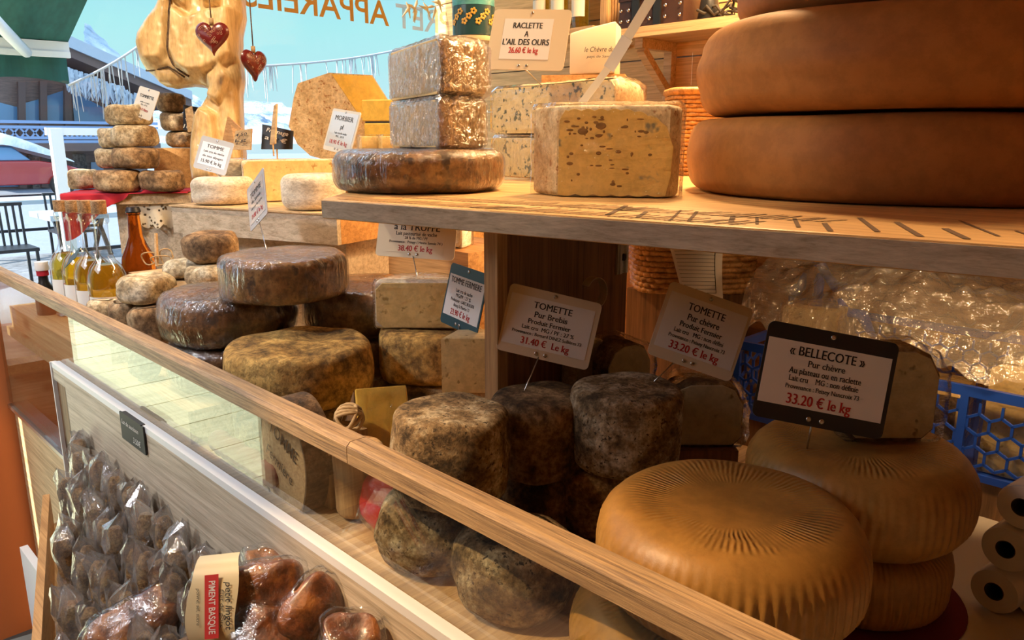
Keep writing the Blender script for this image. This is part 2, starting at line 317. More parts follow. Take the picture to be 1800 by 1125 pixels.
class B:
    """collects shapes into one mesh; optional frame (origin, x, y, z axes)"""
    def __init__(s): s.v = []; s.f = []
    def add(s, v, f):
        n = len(s.v); s.v += [V(p) for p in v]; s.f += [[i + n for i in q] for q in f]; return s
    def box(s, a, b, fr=None):
        p = [V((x, y, z)) for z in (a[2], b[2]) for y in (a[1], b[1]) for x in (a[0], b[0])]
        if fr: p = [fr @ q for q in p]
        return s.add(p, [[0, 2, 3, 1], [4, 5, 7, 6], [0, 1, 5, 4], [2, 6, 7, 3], [0, 4, 6, 2], [1, 3, 7, 5]])
    def bar(s, a, b, w_, h_=None, up=None):
        a = V(a); b = V(b); h_ = h_ or w_; d = (b - a).normalized(); u = V(up) if up else (V((0, 0, 1)) if abs(d.z) < .9 else V((1, 0, 0)))
        sd = d.cross(u).normalized(); u = sd.cross(d).normalized()
        p = [q + sd * i * w_ / 2 + u * j * h_ / 2 for q in (a, b) for i, j in ((-1, -1), (1, -1), (1, 1), (-1, 1))]
        return s.add(p, [[3, 2, 1, 0], [4, 5, 6, 7], [0, 1, 5, 4], [1, 2, 6, 5], [2, 3, 7, 6], [3, 0, 4, 7]])
    def tube(s, pts, r, n=8, cap=True):
        pts = [V(p) for p in pts]; rs = r if isinstance(r, (list, tuple)) else [r] * len(pts)
        v = []; up = None
        for i, p in enumerate(pts):
            d = (pts[min(i + 1, len(pts) - 1)] - pts[max(i - 1, 0)]).normalized()
            if up is None: up = d.orthogonal().normalized()
            up = (up - d * up.dot(d)).normalized(); sd = d.cross(up)
            for k in range(n):
                t = 2 * PI * k / n; v.append(p + (up * math.cos(t) + sd * math.sin(t)) * rs[i])
        f = [[i * n + k, i * n + (k + 1) % n, (i + 1) * n + (k + 1) % n, (i + 1) * n + k] for i in range(len(pts) - 1) for k in range(n)]
        if cap: f += [list(range(n))[::-1], [(len(pts) - 1) * n + k for k in range(n)]]
        return s.add(v, f)
    def lathe(s, prof, n=48, c=(0, 0, 0), fn=None, fr=None):
        v = []; rows = []
        for (r, z) in prof:
            if r < 1e-6: rows.append([len(v)]); v.append(V((0, 0, z)))
            else:
                rows.append(list(range(len(v), len(v) + n)))
                for k in range(n):
                    t = 2 * PI * k / n; v.append(V((r * math.cos(t), r * math.sin(t), z)))
        if fn: v = [fn(p) for p in v]
        f = []
        for a, b in zip(rows, rows[1:]):
            if len(a) == 1 and len(b) == 1: continue
            if len(a) == 1: f += [[a[0], b[(k + 1) % n], b[k]] for k in range(n)]
            elif len(b) == 1: f += [[a[k], a[(k + 1) % n], b[0]] for k in range(n)]
            else: f += [[a[k], a[(k + 1) % n], b[(k + 1) % n], b[k]] for k in range(n)]
        v = [(fr @ p if fr else p) + V(c) for p in v]
        return s.add(v, f)
    def grid(s, nu, nv, fn):
        v = [fn(i / (nu - 1), j / (nv - 1)) for j in range(nv) for i in range(nu)]
        return s.add(v, [[j * nu + i, j * nu + i + 1, (j + 1) * nu + i + 1, (j + 1) * nu + i] for j in range(nv - 1) for i in range(nu - 1)])
    def prism(s, pts, a, b, bevel=0., fr=None, n=3):
        """2D outline extruded from height a to b with rounded rims"""
        c = V((sum(p[0] for p in pts) / len(pts), sum(p[1] for p in pts) / len(pts))); m = len(pts)
        rings = []
        if bevel:
            for i in range(n + 1):
                t = PI / 2 * i / n; rings.append((bevel * (1 - math.sin(t)), a + bevel * (1 - math.cos(t))))
            for i in range(n + 1):
                t = PI / 2 * i / n; rings.append((bevel * (1 - math.cos(t)), b - bevel * (1 - math.sin(t))))
        else: rings = [(0, a), (0, b)]
        v = []
        for ins, z in rings:
            for i in range(m):
                p = V(pts[i][:2]); 
                if ins:
                    e1 = (V(pts[i][:2]) - V(pts[i - 1][:2])); e2 = V(pts[(i + 1) % m][:2]) - V(pts[i][:2])
                    e1 = e1.normalized() if e1.length > 1e-9 else e2.normalized(); e2 = e2.normalized() if e2.length > 1e-9 else e1
                    nn = V((-e1.y - e2.y, e1.x + e2.x)); nn = nn.normalized() if nn.length > 1e-6 else (c - p).normalized()
                    p = p + nn * ins / max(.5, nn.dot(V((-e1.y, e1.x))))
                v.append(V((p.x, p.y, z)))
        f = [[i * m + k, i * m + (k + 1) % m, (i + 1) * m + (k + 1) % m, (i + 1) * m + k] for i in range(len(rings) - 1) for k in range(m)]
        f += [list(range(m))[::-1], [(len(rings) - 1) * m + k for k in range(m)]]
        if fr: v = [fr @ p for p in v]
        return s.add(v, f)
    def build(s, name, mat, parent=None, loc=(0, 0, 0), smooth=False, local=True):
        """local: vertices are already relative to the parent / loc"""
        return meshobj(name, s.v, s.f, mat, parent, loc, smooth)
    def build_at(s, name, mat, parent, smooth=False):
        """vertices given in world space; parent is unrotated"""
        o = V(); q = parent
        while q is not None: o = o + V(q.location); q = q.parent
        return meshobj(name, [p - o for p in s.v], s.f, mat, parent, (0, 0, 0), smooth)
    def build_top(s, name, mat, smooth=False, origin=None):
        xs = s.v
        if origin is None:
            origin = V(((min(p.x for p in xs) + max(p.x for p in xs)) / 2, (min(p.y for p in xs) + max(p.y for p in xs)) / 2, min(p.z for p in xs)))
        origin = V(origin); return meshobj(name, [p - origin for p in s.v], s.f, mat, None, origin, smooth)
def frame(o, x, y, z):
    return Matrix.Translation(V(o)) @ Matrix((V(x), V(y), V(z))).transposed().to_4x4()
def jig(p, f, amp, seed):
    return p + noise.noise_vector(p * f + V((seed, seed * 1.7, -seed))) * amp

# text -> mesh, cached
_txt = {}
def textmesh(s_, bold=0.):
    k = (s_, bold)
    if k not in _txt:
        cu = bpy.data.curves.new('t', 'FONT'); cu.body = s_; cu.size = 1; cu.offset = bold; cu.align_x = 'LEFT'; cu.resolution_u = 3; cu.extrude = 0
        o = bpy.data.objects.new('t', cu); COL.objects.link(o)
        dg = bpy.context.evaluated_depsgraph_get(); me = bpy.data.meshes.new_from_object(o.evaluated_get(dg))
        vs = [v.co.copy() for v in me.vertices]; fs = [list(p.vertices) for p in me.polygons]
        bpy.data.objects.remove(o); bpy.data.curves.remove(cu); bpy.data.meshes.remove(me)
        x0 = min(v.x for v in vs); x1 = max(v.x for v in vs)
        _txt[k] = ([V((v.x - (x0 + x1) / 2, v.y, 0)) for v in vs], fs, x1 - x0)
    return _txt[k]
_ser = {}
def seriftext(s_, bold=0.):
    """letters with small slab feet where a stem ends on the base, x-height or cap line"""
    k = (s_, bold)
    if k not in _ser:
        vs, fs, wd = textmesh(s_, bold); vs = [v.copy() for v in vs]; fs = [list(f) for f in fs]; cnt = {}
        for f in fs:
            for i in range(len(f)):
                e = tuple(sorted((f[i], f[(i + 1) % len(f)]))); cnt[e] = cnt.get(e, 0) + 1
        hx = max(v.y for v in textmesh('x', bold)[0]); hc = max(v.y for v in textmesh('H', bold)[0]); hd = max(v.y for v in textmesh('d', bold)[0])
        for (i, j), c in cnt.items():
            p, q = vs[i], vs[j]
            if c != 1 or abs(p.y - q.y) > .004 or abs(p.x - q.x) > .16 or abs(p.x - q.x) < .03: continue
            lv = min((0, hx, hc, hd), key=lambda h: abs(h - p.y))
            if abs(lv - p.y) > .012: continue
            x0, x1 = min(p.x, q.x) - .055, max(p.x, q.x) + .055; y0, y1 = (p.y, p.y + .035) if lv == 0 else (p.y - .035, p.y)
            n = len(vs); vs += [V((x0, y0, 0)), V((x1, y0, 0)), V((x1, y1, 0)), V((x0, y1, 0))]; fs.append([n, n + 1, n + 2, n + 3])
        _ser[k] = (vs, fs, wd)
    return _ser[k]
def put_text(b, s_, fr, cx, cy, cap, width, lift, bold=.006, shear=0., serif=False, heavy=0.):
    """centred at (cx, cy baseline) of frame fr; cap height and total width in metres"""
    vs, fs, wd = (seriftext if serif else textmesh)(s_, bold)
    sy = cap / .70; sxx = width / wd
    for k in ((-1, 1) if heavy else (0,)):
        b.add([fr @ V((cx + v.x * sxx + v.y * sy * shear + k * heavy * cap, cy + v.y * sy, lift)) for v in vs], fs)

# ------------------------------------------------------------------ the setting
def sbox(name, a, b, mat): return struct(B().box(a, b).build_top(name, mat))
WX, BY = -2.5, 2.13
sbox('floor', (-2.6, -2.4, -.08), (2.0, BY, 0), M['floor'])
sbox('ceiling', (-2.6, -2.4, 2.6), (2.0, BY + .1, 2.7), M['plaster'])
b = B()
for i in range(19):
    b.box((-2.6, BY, i * .142), (2.0, BY + .05, i * .142 + .138))
struct(b.build_top('wall_back', M['backwall']))
sbox('wall_right', (2.0, -2.4, 0), (2.1, BY + .1, 2.7), M['pine_y'])
sbox('wall_front', (-2.5, -2.5, 0), (2.1, -2.4, 2.7), M['pine'])
b = B().box((-2.58, .456, 0), (-2.5, BY, .80)).box((-2.58, .456, 2.3), (-2.5, BY, 2.6)).box((-2.58, -2.4, 2.25), (-2.5, .265, 2.6)).box((-2.58, -2.4, 0), (-2.5, -.33, 2.25))
struct(b.build_top('wall_left', M['pine_y']))
o = struct(B().box((-2.60, .27, .0), (-2.5, .455, 2.3)).build_top('trim_1', M['orangewall']))
o = struct(B().box((-2.56, .455, .80), (-2.48, BY, .83)).build_top('trim_2', M['orangewood']))
win = struct(B().box((-2.535, .455, .83), (-2.53, BY, 2.3)).build_top('window_1', M['winglass']))
# unseen beam added over the customer side to block the spot's light
struct(B().box((-2.5, -.26, 2.065), (2.0, -.17, 2.6)).build_top('light_block_beam', M['orangewood']))
# lettering painted on the outside of the pane, so it reads backwards from in here
b = B()
pR = atx(795, 33, -2.53); pL = atx(352, -38, -2.53)
ex = (pL - pR).normalized(); ez = V((0, 0, 1)); fr = frame((pR + pL) / 2, ex, ez, V((-1, 0, 0)))
put_text(b, 'PRET APPAREILS A', fr, 0, -.062, .086, (pL - pR).length * .98, .0, bold=.012)
pc = atx(905, -2, -2.53)
o = b.build_top('window_lettering', M['goldpaint']); tag(o, 'gold capital lettering PRET APPAREILS reading backwards across the window pane', 'lettering')
b = B(); rnd = random.Random(3)
for k in range(14):
    c = atx(735 + rnd.uniform(-22, 48), rnd.uniform(-8, 26), -2.50); a = rnd.uniform(0, PI)
    d = V((0, math.cos(a), math.sin(a))) * .03
    b.tube([c - d, c + d * .2 + V((0, .004, .004)), c + d], [.0015, .006, .001], 6)
tag(b.build_top('dried_flower_sprig', M['creampaint'], True), 'cream dried flower sprig hanging at the top of the window', 'dried flowers')

# ------------------------------------------------------------------ outside
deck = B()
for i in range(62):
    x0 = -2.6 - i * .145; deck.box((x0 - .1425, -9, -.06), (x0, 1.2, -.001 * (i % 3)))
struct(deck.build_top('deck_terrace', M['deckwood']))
struct(B().box((-11.5, 1.2, -.06), (-2.6, 12, -.004)).build_top('ground_shaded_terrace', M['shadedterrace']))
struct(B().box((-90, -40, -.5), (-11.5, 70, -.12)).build_top('ground_snow', M['shadedsnow']))
def ridge(name, d, a0, a1, hs, seed):
    n = 140; pts = []
    def fn(u, t):
        px = a0 + (a1 - a0) * u; f = u * (len(hs) - 1); i = min(int(f), len(hs) - 2); k = f - i
        py = hs[i] * (1 - k) + hs[i + 1] * k
        top = atd(px, py, d); base = atd(px, 252, d * .72)
        p = base.lerp(top, t); 
        nz = noise.fractal(V((px * .03, t * 4, seed)), 1., 2., 5) * .014 * d * (t * (1.1 - .6 * t) + .15)
        return p + V((0, 0, nz)) + AXIS * nz * 2
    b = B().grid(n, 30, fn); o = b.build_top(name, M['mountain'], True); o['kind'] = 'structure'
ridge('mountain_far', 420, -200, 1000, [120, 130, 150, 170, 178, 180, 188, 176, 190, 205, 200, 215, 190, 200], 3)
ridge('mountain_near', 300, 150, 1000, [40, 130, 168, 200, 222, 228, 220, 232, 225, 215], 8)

# chalet across the square
XC = -30.
c0 = atx(-260, 330, XC); c1 = atx(262, 330, XC)
ch = empty('chalet', (XC, (c0.y + c1.y) / 2, -.12), 'dark timber chalet with glazed gable and blue-lit balcony behind the terrace', 'chalet')
def cp(px, py, dx=0.): return atx(px, py, XC + dx)
gy = cp(-30, 20)
b = B(); z0 = -.12
gable = [cp(-300, 190), cp(-20, 62), cp(250, 182), cp(262, 330), cp(-300, 330)]
gp = [(p.y, p.z) for p in gable]; gp[3] = (gp[3][0], z0); gp[4] = (gp[4][0], z0)
b.prism(gp, XC - 8, XC, fr=Matrix(((0, 0, 1, 0), (1, 0, 0, 0), (0, 1, 0, 0), (0, 0, 0, 1))))
b.build_at('timber_wall', M['chaletwood'], ch)
rf = B()
a0, a1 = cp(-20, 40, 1.6), cp(338, 190, 1.6); th = V((0, 0, .28)); bk = V((-11, 0, 0))
for A_, B_ in ((a0, a1), (a0, cp(-330, 170, 1.6))):
    rf.add([A_, B_, B_ + bk, A_ + bk, A_ + th, B_ + th, B_ + bk + th, A_ + bk + th], [[0, 1, 2, 3], [7, 6, 5, 4], [0, 4, 5, 1], [1, 5, 6, 2], [2, 6, 7, 3], [3, 7, 4, 0]])
roof = rf.build_at('roof', M['chaletdark'], ch)
sn = B()
for A_, B_ in ((a0, a1), (a0, cp(-330, 170, 1.6))):
    A2 = A_ + th * 1.02 + V((.1, 0, 0)); B2 = B_ + th * 1.02 + V((.1, 0, 0)); t2 = V((0, 0, .42))
    sn.add([A2, B2, B2 + bk, A2 + bk, A2 + t2, B2 + t2 * .7, B2 + bk + t2, A2 + bk + t2], [[0, 1, 2, 3], [7, 6, 5, 4], [0, 4, 5, 1], [1, 5, 6, 2], [2, 6, 7, 3], [3, 7, 4, 0]])
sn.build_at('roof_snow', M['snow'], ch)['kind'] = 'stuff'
ic = B(); rnd = random.Random(5)
e0, e1 = cp(112, 122, 1.7), cp(246, 172, 1.7)
for i in range(230):
    u = rnd.random(); p = e0.lerp(e1, u) + V((rnd.uniform(-.1, .25), 0, rnd.uniform(-.1, .12))); L = rnd.uniform(.2, .75)
    ic.tube([p, p + V((rnd.uniform(-.08, .08), rnd.uniform(-.12, .12), -L * .5)), p + V((0, rnd.uniform(-.12, .12), -L))], [.07, .06, .01], 5)
ic.build_at('frosted_fringe', M['snow'], ch)['kind'] = 'stuff'
def wpoly(name, pxs, mat, dx=.06):
    p = [cp(x, y, dx) for x, y in pxs]; p2 = [q - V((.12, 0, 0)) for q in p]; n = len(p)
    return B().add(p + p2, [list(range(n)), [n + k for k in range(n)][::-1]] + [[k, k + n, (k + 1) % n + n, (k + 1) % n] for k in range(n)]).build_at(name, mat, ch)
for pl in ([(-40, 205), (-40, 170), (30, 188), (33, 215)], [(40, 212), (40, 182), (70, 174), (73, 212)], [(78, 170), (111, 159), (111, 213), (80, 213)], [(126, 160), (195, 196), (196, 214), (131, 214)], [(-30, 278), (34, 278), (36, 328), (-30, 328)], [(160, 285), (182, 285), (182, 312), (160, 312)]):
    wpoly('window', pl, M['chaletglass'])
for x in (37, 75, 118, 205): 
    B().bar(cp(x, 140 + abs(x - 60) * .2, .3), cp(x + 3, 330, .3), .2, .2).build_at('post', M['chaletdark'], ch)
bal = B(); y0 = cp(-60, 230).y; y1 = cp(250, 230).y; zt = cp(60, 216).z; zb = cp(60, 249).z
for z in (zt, zt - .16, zb + .12, zb): bal.bar((XC + 1.5, y0, z), (XC + 1.5, y1, z), .08, .09)
n = int((y1 - y0) / .28)
for i in range(n):
    ya = y0 + (y1 - y0) * i / n; yb = ya + .28
    bal.bar((XC + 1.5, ya, zb + .1), (XC + 1.5, yb, zt - .16), .05, .05).bar((XC + 1.5, yb, zb + .1), (XC + 1.5, ya, zt - .16), .05, .05)
bal.build_at('balcony_railing', M['bluelitwood'], ch)
B().box((XC, y0, zb - .3), (XC + 1.6, y1, zb - .05)).build_at('balcony_floor', M['chaletdark'], ch)
st = B().box((XC, cp(50, 300).y, z0), (XC + .25, cp(150, 300).y, cp(60, 272).z)); st.build_at('stone_base', M['stone'], ch)

# snow covered car parked before the chalet
pc = atx(30, 352, -26); cz = -.12
car = empty('car', (-26, pc.y, cz), 'red car under a thick cap of snow parked before the chalet', 'car')
b = B(); k = .95
b.prism([(-1.9, .35), (1.55, .35), (1.6, .75), (1.1, .92), (.5, 1.02), (-1.9, 1.02)], -.8, .8, .06, fr=Matrix(((0, 0, 1, -26), (1, 0, 0, pc.y), (0, 1, 0, cz), (0, 0, 0, 1))))
b.build_at('body', M['carred'], car, 30)
B().prism([(-1.8, 1.02), (.35, 1.02), (-.1, 1.42), (-1.6, 1.46)], -.7, .7, .06, fr=Matrix(((0, 0, 1, -26), (1, 0, 0, pc.y), (0, 1, 0, cz), (0, 0, 0, 1)))).build_at('cabin_glass', M['chaletglass'], car, 30)
b = B().grid(24, 14, lambda u, t: V((-26 - .85 + 1.7 * t, pc.y - 1.9 + 3.3 * u, cz + (1.46 if u < .5 else 1.46 - (u - .5) * 1.0) + .35 * math.sin(PI * min(max(u, .02), .98)) ** .5 * math.sin(PI * t) ** .5)))
b.build_at('snow_cap', M['snow'], car, True)
for dy in (-1.2, 1.0):
    B().lathe([(0, -.1), (.3, -.1), (.32, 0), (.3, .1), (0, .1)], 20, fr=frame((-25.15, pc.y + dy, cz + .32), (0, 1, 0), (0, 0, 1), (1, 0, 0))).build_at('wheel', M['dark'], car, 30)

# awning at the top left
aw = atx(116, 82, -5.0); awl = V((-5.0, -.6, aw.z - .02)); topR = aty(172, -40, aw.y); topL = V((topR.x, -.6, topR.z))
awn = empty('awning', (-5.0, aw.y, aw.z), 'dark green fabric awning with a white front bar outside the window', 'awning')
b = B(); nrm = V((0, 0, .012)); P4 = [aw, awl, topL, topR]
b.add(P4 + [p + nrm for p in P4], [[0, 1, 2, 3], [7, 6, 5, 4], [0, 4, 5, 1], [1, 5, 6, 2], [2, 6, 7, 3], [3, 7, 4, 0]]).build_at('canopy', M['awning'], awn)
vz = atx(116, 148, -5.0).z
def vfn(u, t):
    y = aw.y + (awl.y - aw.y) * u; sc_ = .03 * abs(math.sin(u * PI * 4.3))
    return V((-5.02 + .01 * math.sin(u * 40), y, aw.z - (aw.z - vz - sc_) * t))
b = B().grid(80, 6, vfn); b.add([p + V((-.008, 0, 0)) for p in b.v[:480]], [f[::-1] for f in b.f[:]]); b.build_at('valance', M['awning'], awn, True)
B().bar(aw + V((.03, 0, -.01)), awl + V((.03, 0, -.01)), .05, .06).bar(aw + V((.05, 0, -.05)), awl + V((.05, 0, -.05)), .03, .03).build_at('front_bar', M['white_paint'], awn)
B().tube([atx(46, 92, -4.9), atx(0, 45, -4.3), atx(-60, -20, -3.6)], .028, 10).build_at('folding_arm', M['white_paint'], awn, True)

# white frame, garlands, tables
p0 = atx(97, 232, -6.0); b = B()
b.bar(V((-6, p0.y, 0)), V((-6, p0.y, p0.z + .02)), .075, .06).bar(atx(80, 231, -6), atx(330, 233, -6), .045, .05)
tag(b.build_top('terrace_post_frame', M['white_paint']), 'white painted post and rail frame standing on the terrace', 'post frame')
def garland(name, p, q, L, seed, label):
    rnd = random.Random(seed); b = B(); N_ = int((q - p).length / .022)
    b.tube([p.lerp(q, i / 12) - V((0, 0, .05 * math.sin(PI * i / 12))) for i in range(13)], .006, 6)
    for i in range(N_):
        u = rnd.random(); c = p.lerp(q, u) - V((0, 0, .05 * math.sin(PI * u))); l_ = L * rnd.uniform(.25, 1)
        b.tube([c, c + V((rnd.uniform(-.01, .01), rnd.uniform(-.012, .012), -l_))], [.0035, .0015], 4, False)
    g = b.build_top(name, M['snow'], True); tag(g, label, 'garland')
garland('icicle_garland', atx(425, 118, -3.9), atx(830, 52, -3.9), .20, 2, 'white icicle string hung across the sky behind the lettering')
garland('icicle_garland', atx(120, 150, -4.2), atx(345, -12, -4.2), .26, 4, 'white icicle string rising steeply behind the carved cow head')
def terr_table(px, py, dx, L, W, label, rz):
    p = atz(px, py, .75); t = empty('terrace_table', (p.x, p.y, 0), label, 'table', 'terrace tables', rz)
    B().box((-L / 2, -W / 2, .70), (L / 2, W / 2, .75)).build('table_top', M['tablegrey'], t)
    for s in (-1, 1):
        B().bar((s * L * .36, -W * .4, .0), (s * L * .36, W * .4, .70), .045).bar((s * L * .36, W * .4, .0), (s * L * .36, -W * .4, .70), .045).build('leg_frame', M['blackmetal'], t)
    B().bar((-L * .36, 0, .36), (L * .36, 0, .36), .035).build('stretcher', M['blackmetal'], t)
terr_table(202, 368, 0, 1.4, .75, 'white topped terrace table with black crossed legs, nearest behind the bottles', PI / 2)
terr_table(60, 348, 0, 2.0, .8, 'white topped terrace table farther off below the snowy car', PI / 2)
terr_table(348, 349, 0, 1.3, .6, 'white topped terrace table farther right, mostly behind the red cloth', PI / 2)
for px, py, lab in ((8, 372, 'black slatted terrace chair left of the nearest white table'), (120, 350, 'black slatted terrace chair between the two left tables')):
    p = atz(px, py, .8); c = empty('terrace_chair', (p.x, p.y, 0), lab, 'chair', 'terrace chairs', 0)
    B().box((-.2, -.2, .43), (.2, .2, .46)).build('seat', M['blackmetal'], c)
    bb = B()
    for i in range(7): bb.bar((-.2, -.18 + i * .06, .46), (-.24, -.18 + i * .06, .84), .02)
    bb.bar((-.24, -.2, .85), (-.24, .2, .85), .03); bb.build('backrest', M['blackmetal'], c)
    for sx_ in (-1, 1):
        for sy_ in (-1, 1): B().bar((sx_ * .18, sy_ * .18, 0), (sx_ * .18, sy_ * .18, .43), .025).build('leg', M['blackmetal'], c)
p = atz(32, 470, .0); p = V((-5.2, atx(32, 440, -5.2).y, 0))
pl = empty('barrel_planter', p, 'round wooden barrel heaped with snow at the terrace edge', 'planter')
B().lathe([(0, 0), (.30, 0), (.35, .22), (.33, .45), (.29, .46), (.29, .40), (0, .40)], 24).build('barrel', M['chaletwood'], pl, (0, 0, 0), 40)
B().lathe([(.29, .42), (.30, .50), (.2, .58), (0, .61)], 24, fn=lambda q: jig(q, 6, .04, 3)).build('snow_heap', M['snow'], pl, (0, 0, 0), True)

# ------------------------------------------------------------------ counter
GY = .45
TZ = .95
def at_gl(px, py): return aty(px, py, GY)
# front panel below the glass, tray, plinths
struct_panel = B().box((-2.4995, .455, 0), (1.0, .475, .705))
ct = empty('display_counter', (-.7, .8, 0), 'long pine cheese counter with sloping tray behind the glass front', 'counter')
struct_panel.build_at('front_panel', M['pine'], ct)
B().box((-2.46, .46, .925), (1.0, 1.75, .95)).build_at('tray_floor', M['pine_y'], ct)
B().box((-2.20, .60, .0), (1.0, 1.7, .925)).build_at('cabinet_body', M['planks_dark'], ct)
B().box((-2.4995, .4415, .7055), (1.0, .49, .716)).build_at('lower_rail', M['rail_metal'], ct)
B().box((-.42, .48, .95005), (1.0, 1.15, .9504)).build_at('laminate_liner', M['laminate'], ct)
# glass front
gl = B().box((-2.4995, GY - .003, .7165), (1.0, GY + .003, 1.096)).build_at('glass_pane', M['glass'], ct)
# top rail, two lengths joined
xj = at_gl(627, 795).x
def rail(x0, x1, label):
    b = B(); h = .026
    b.prism([(-.013, 1.094), (.018, 1.094), (.018, 1.113), (.013, 1.119), (-.008, 1.119), (-.013, 1.114)], x0, x1, fr=Matrix(((0, 0, 1, 0), (1, 0, 0, GY), (0, 1, 0, 0), (0, 0, 0, 1))))
    b.build_at('top_rail', M['oak'], ct, 25)
rail(-2.52, xj - .0006, 'left oak rail on the glass front, running from window to the joint')
rail(xj + .0006, .95, 'right oak rail on the glass front, running from the joint toward the viewer')
# risers inside the tray
def wbox(name, a, b_, mat, label, cat='box', fr=None, kind=None):
    o = B().box(a, b_, fr).build_top(name, mat); tag(o, label, cat); return o
wbox('riser_board', (-2.44, .47, .9502), (-1.245, .92, 1.008), M['pine'], 'pale plank riser at the left of the tray under the wrapped wheels', 'riser')
wbox('riser_board', (-1.808, .475, 1.0083), (-1.63, .585, 1.062), M['pine'], 'low block riser under the small dusty tommes by the rail', 'riser')
wbox('riser_crate', (-1.86, .60, 1.0083), (-1.515, .76, 1.155), M['pine_y'], 'small pine riser crate behind the small dusty tommes', 'riser')

# ------------------------------------------------------------------ upper shelf with its divider
A_ = V((-.962, .575)); Bv = V((.40, .7845)); sd = (Bv - A_).normalized(); sn_ = V((-sd.y, sd.x))
SZ = 1.37
sh = empty('upper_shelf', (-.35, 1.1, 1.343), 'thick honey pine shelf carrying the big wheels, scored with dark knife marks', 'shelf')
pts = [A_, Bv, Bv + sn_ * 1.0, V((-1.08, 1.62)), V((-1.24, .86))]
B().prism([tuple(p) for p in pts], 1.343, SZ, .003).build_at('shelf_board', M['shelfwood'], sh)
B().box((.002, -.0012, 1.3445), ((Bv - A_).length - .002, .0004, SZ - .002), frame((A_.x, A_.y, 0), V((sd.x, sd.y, 0)), V((sn_.x, sn_.y, 0)), V((0, 0, 1)))).build_at('window_lit_edge', M['pine_grey'], sh)  # grey strip puts the window light on the shelf front into colour
mk = B(); rnd = random.Random(11)
def sp(u, v, z=SZ + .0006): q = A_ + sd * u + sn_ * v; return V((q.x, q.y, z))
def strip(p, q, wd):
    d = (q - p).normalized(); s_ = V((-d.y, d.x, 0)) * wd / 2; wd *= 2.2; s_ = s_ * 2.2; mk.add([p + s_, p - s_, q - s_, q + s_], [[0, 1, 2, 3]])
for (u0, u1, v, dv_) in ((.02, .30, .012, .05), (.05, .44, .085, .06), (.26, .60, .015, .05), (.40, .66, .09, .05)):
    n_ = int((u1 - u0) / .0135)
    for i in range(n_):
        u = u0 + (u1 - u0) * i / n_; strip(sp(u, v + rnd.uniform(-.004, .004)), sp(u + .012 + .01 * rnd.random(), v + dv_ * rnd.uniform(.7, 1.1)), rnd.uniform(.0011, .0018))
    strip(sp(u0, v), sp(u1, v + .008), .0012)
for i in range(26):
    u = .45 + i * .033 + rnd.uniform(-.01, .01); v = rnd.uniform(.005, .06); l_ = rnd.uniform(.05, .14)
    strip(sp(u, v), sp(u - l_ * .35, v + l_), rnd.uniform(.0012, .003))
o = mk.build_at('scored_marks', simple('burnt_scoring', (.10, .045, .015), .8), sh)
# divider under the shelf: post edge and board
pf = atz(867, 884, TZ); dv = V((pf.x, pf.y, 0)); nb = V((sn_.x, sn_.y, 0)); fr = frame(dv, V((sd.x, sd.y, 0)), nb, V((0, 0, 1)))
dvd = empty('shelf_divider', dv + V((0, 0, TZ)), 'upright pine divider board holding up the shelf', 'divider')
B().box((-.013, 0, TZ + .0005), (.009, .022, 1.3425), fr).build_at('front_post', M['pine_z'], dvd)
B().box((-.006, .0225, TZ + .0005), (.0085, .36, 1.3425), fr).build_at('side_board', M['planks_dark'], dvd)
q = B()
q.box((.009, .318, 1.235), (.013, .352, 1.335), fr); q.box((.0132, .322, 1.235), (.016, .328, 1.335), fr); q.box((.0132, .343, 1.235), (.016, .349, 1.335), fr)
dr = q.build_at('drawer_slide', M['rail_metal'], dvd)
for z in (1.315, 1.262):
    B().lathe([(0, 0), (.006, 0), (.006, .003), (.003, .004), (0, .004)], 14, fr=frame(fr @ V((.0132, .3355, z)), nb, V((0, 0, 1)), V((sd.x, sd.y, 0)))).build_at('screw', M['dark'], dr, 30)
# support at the right end of the shelf, out of the frame, and a rear leg
o = B().box((1.335, .10, TZ + .0005), (1.36, .9, 1.3425), frame((A_.x, A_.y, 0), V((sd.x, sd.y, 0)), nb, V((0, 0, 1)))).build_top('shelf_support', M['pine_z']); tag(o, 'upright pine board under the right end of the shelf', 'support')
o = B().box((-.04, .94, TZ + .0005), (1.1, .965, 1.3425), frame((A_.x, A_.y, 0), V((sd.x, sd.y, 0)), nb, V((0, 0, 1)))).build_top('back_panel', M['orangewood']); tag(o, 'orange pine panel closing the back under the shelf, behind the blue crate', 'panel')

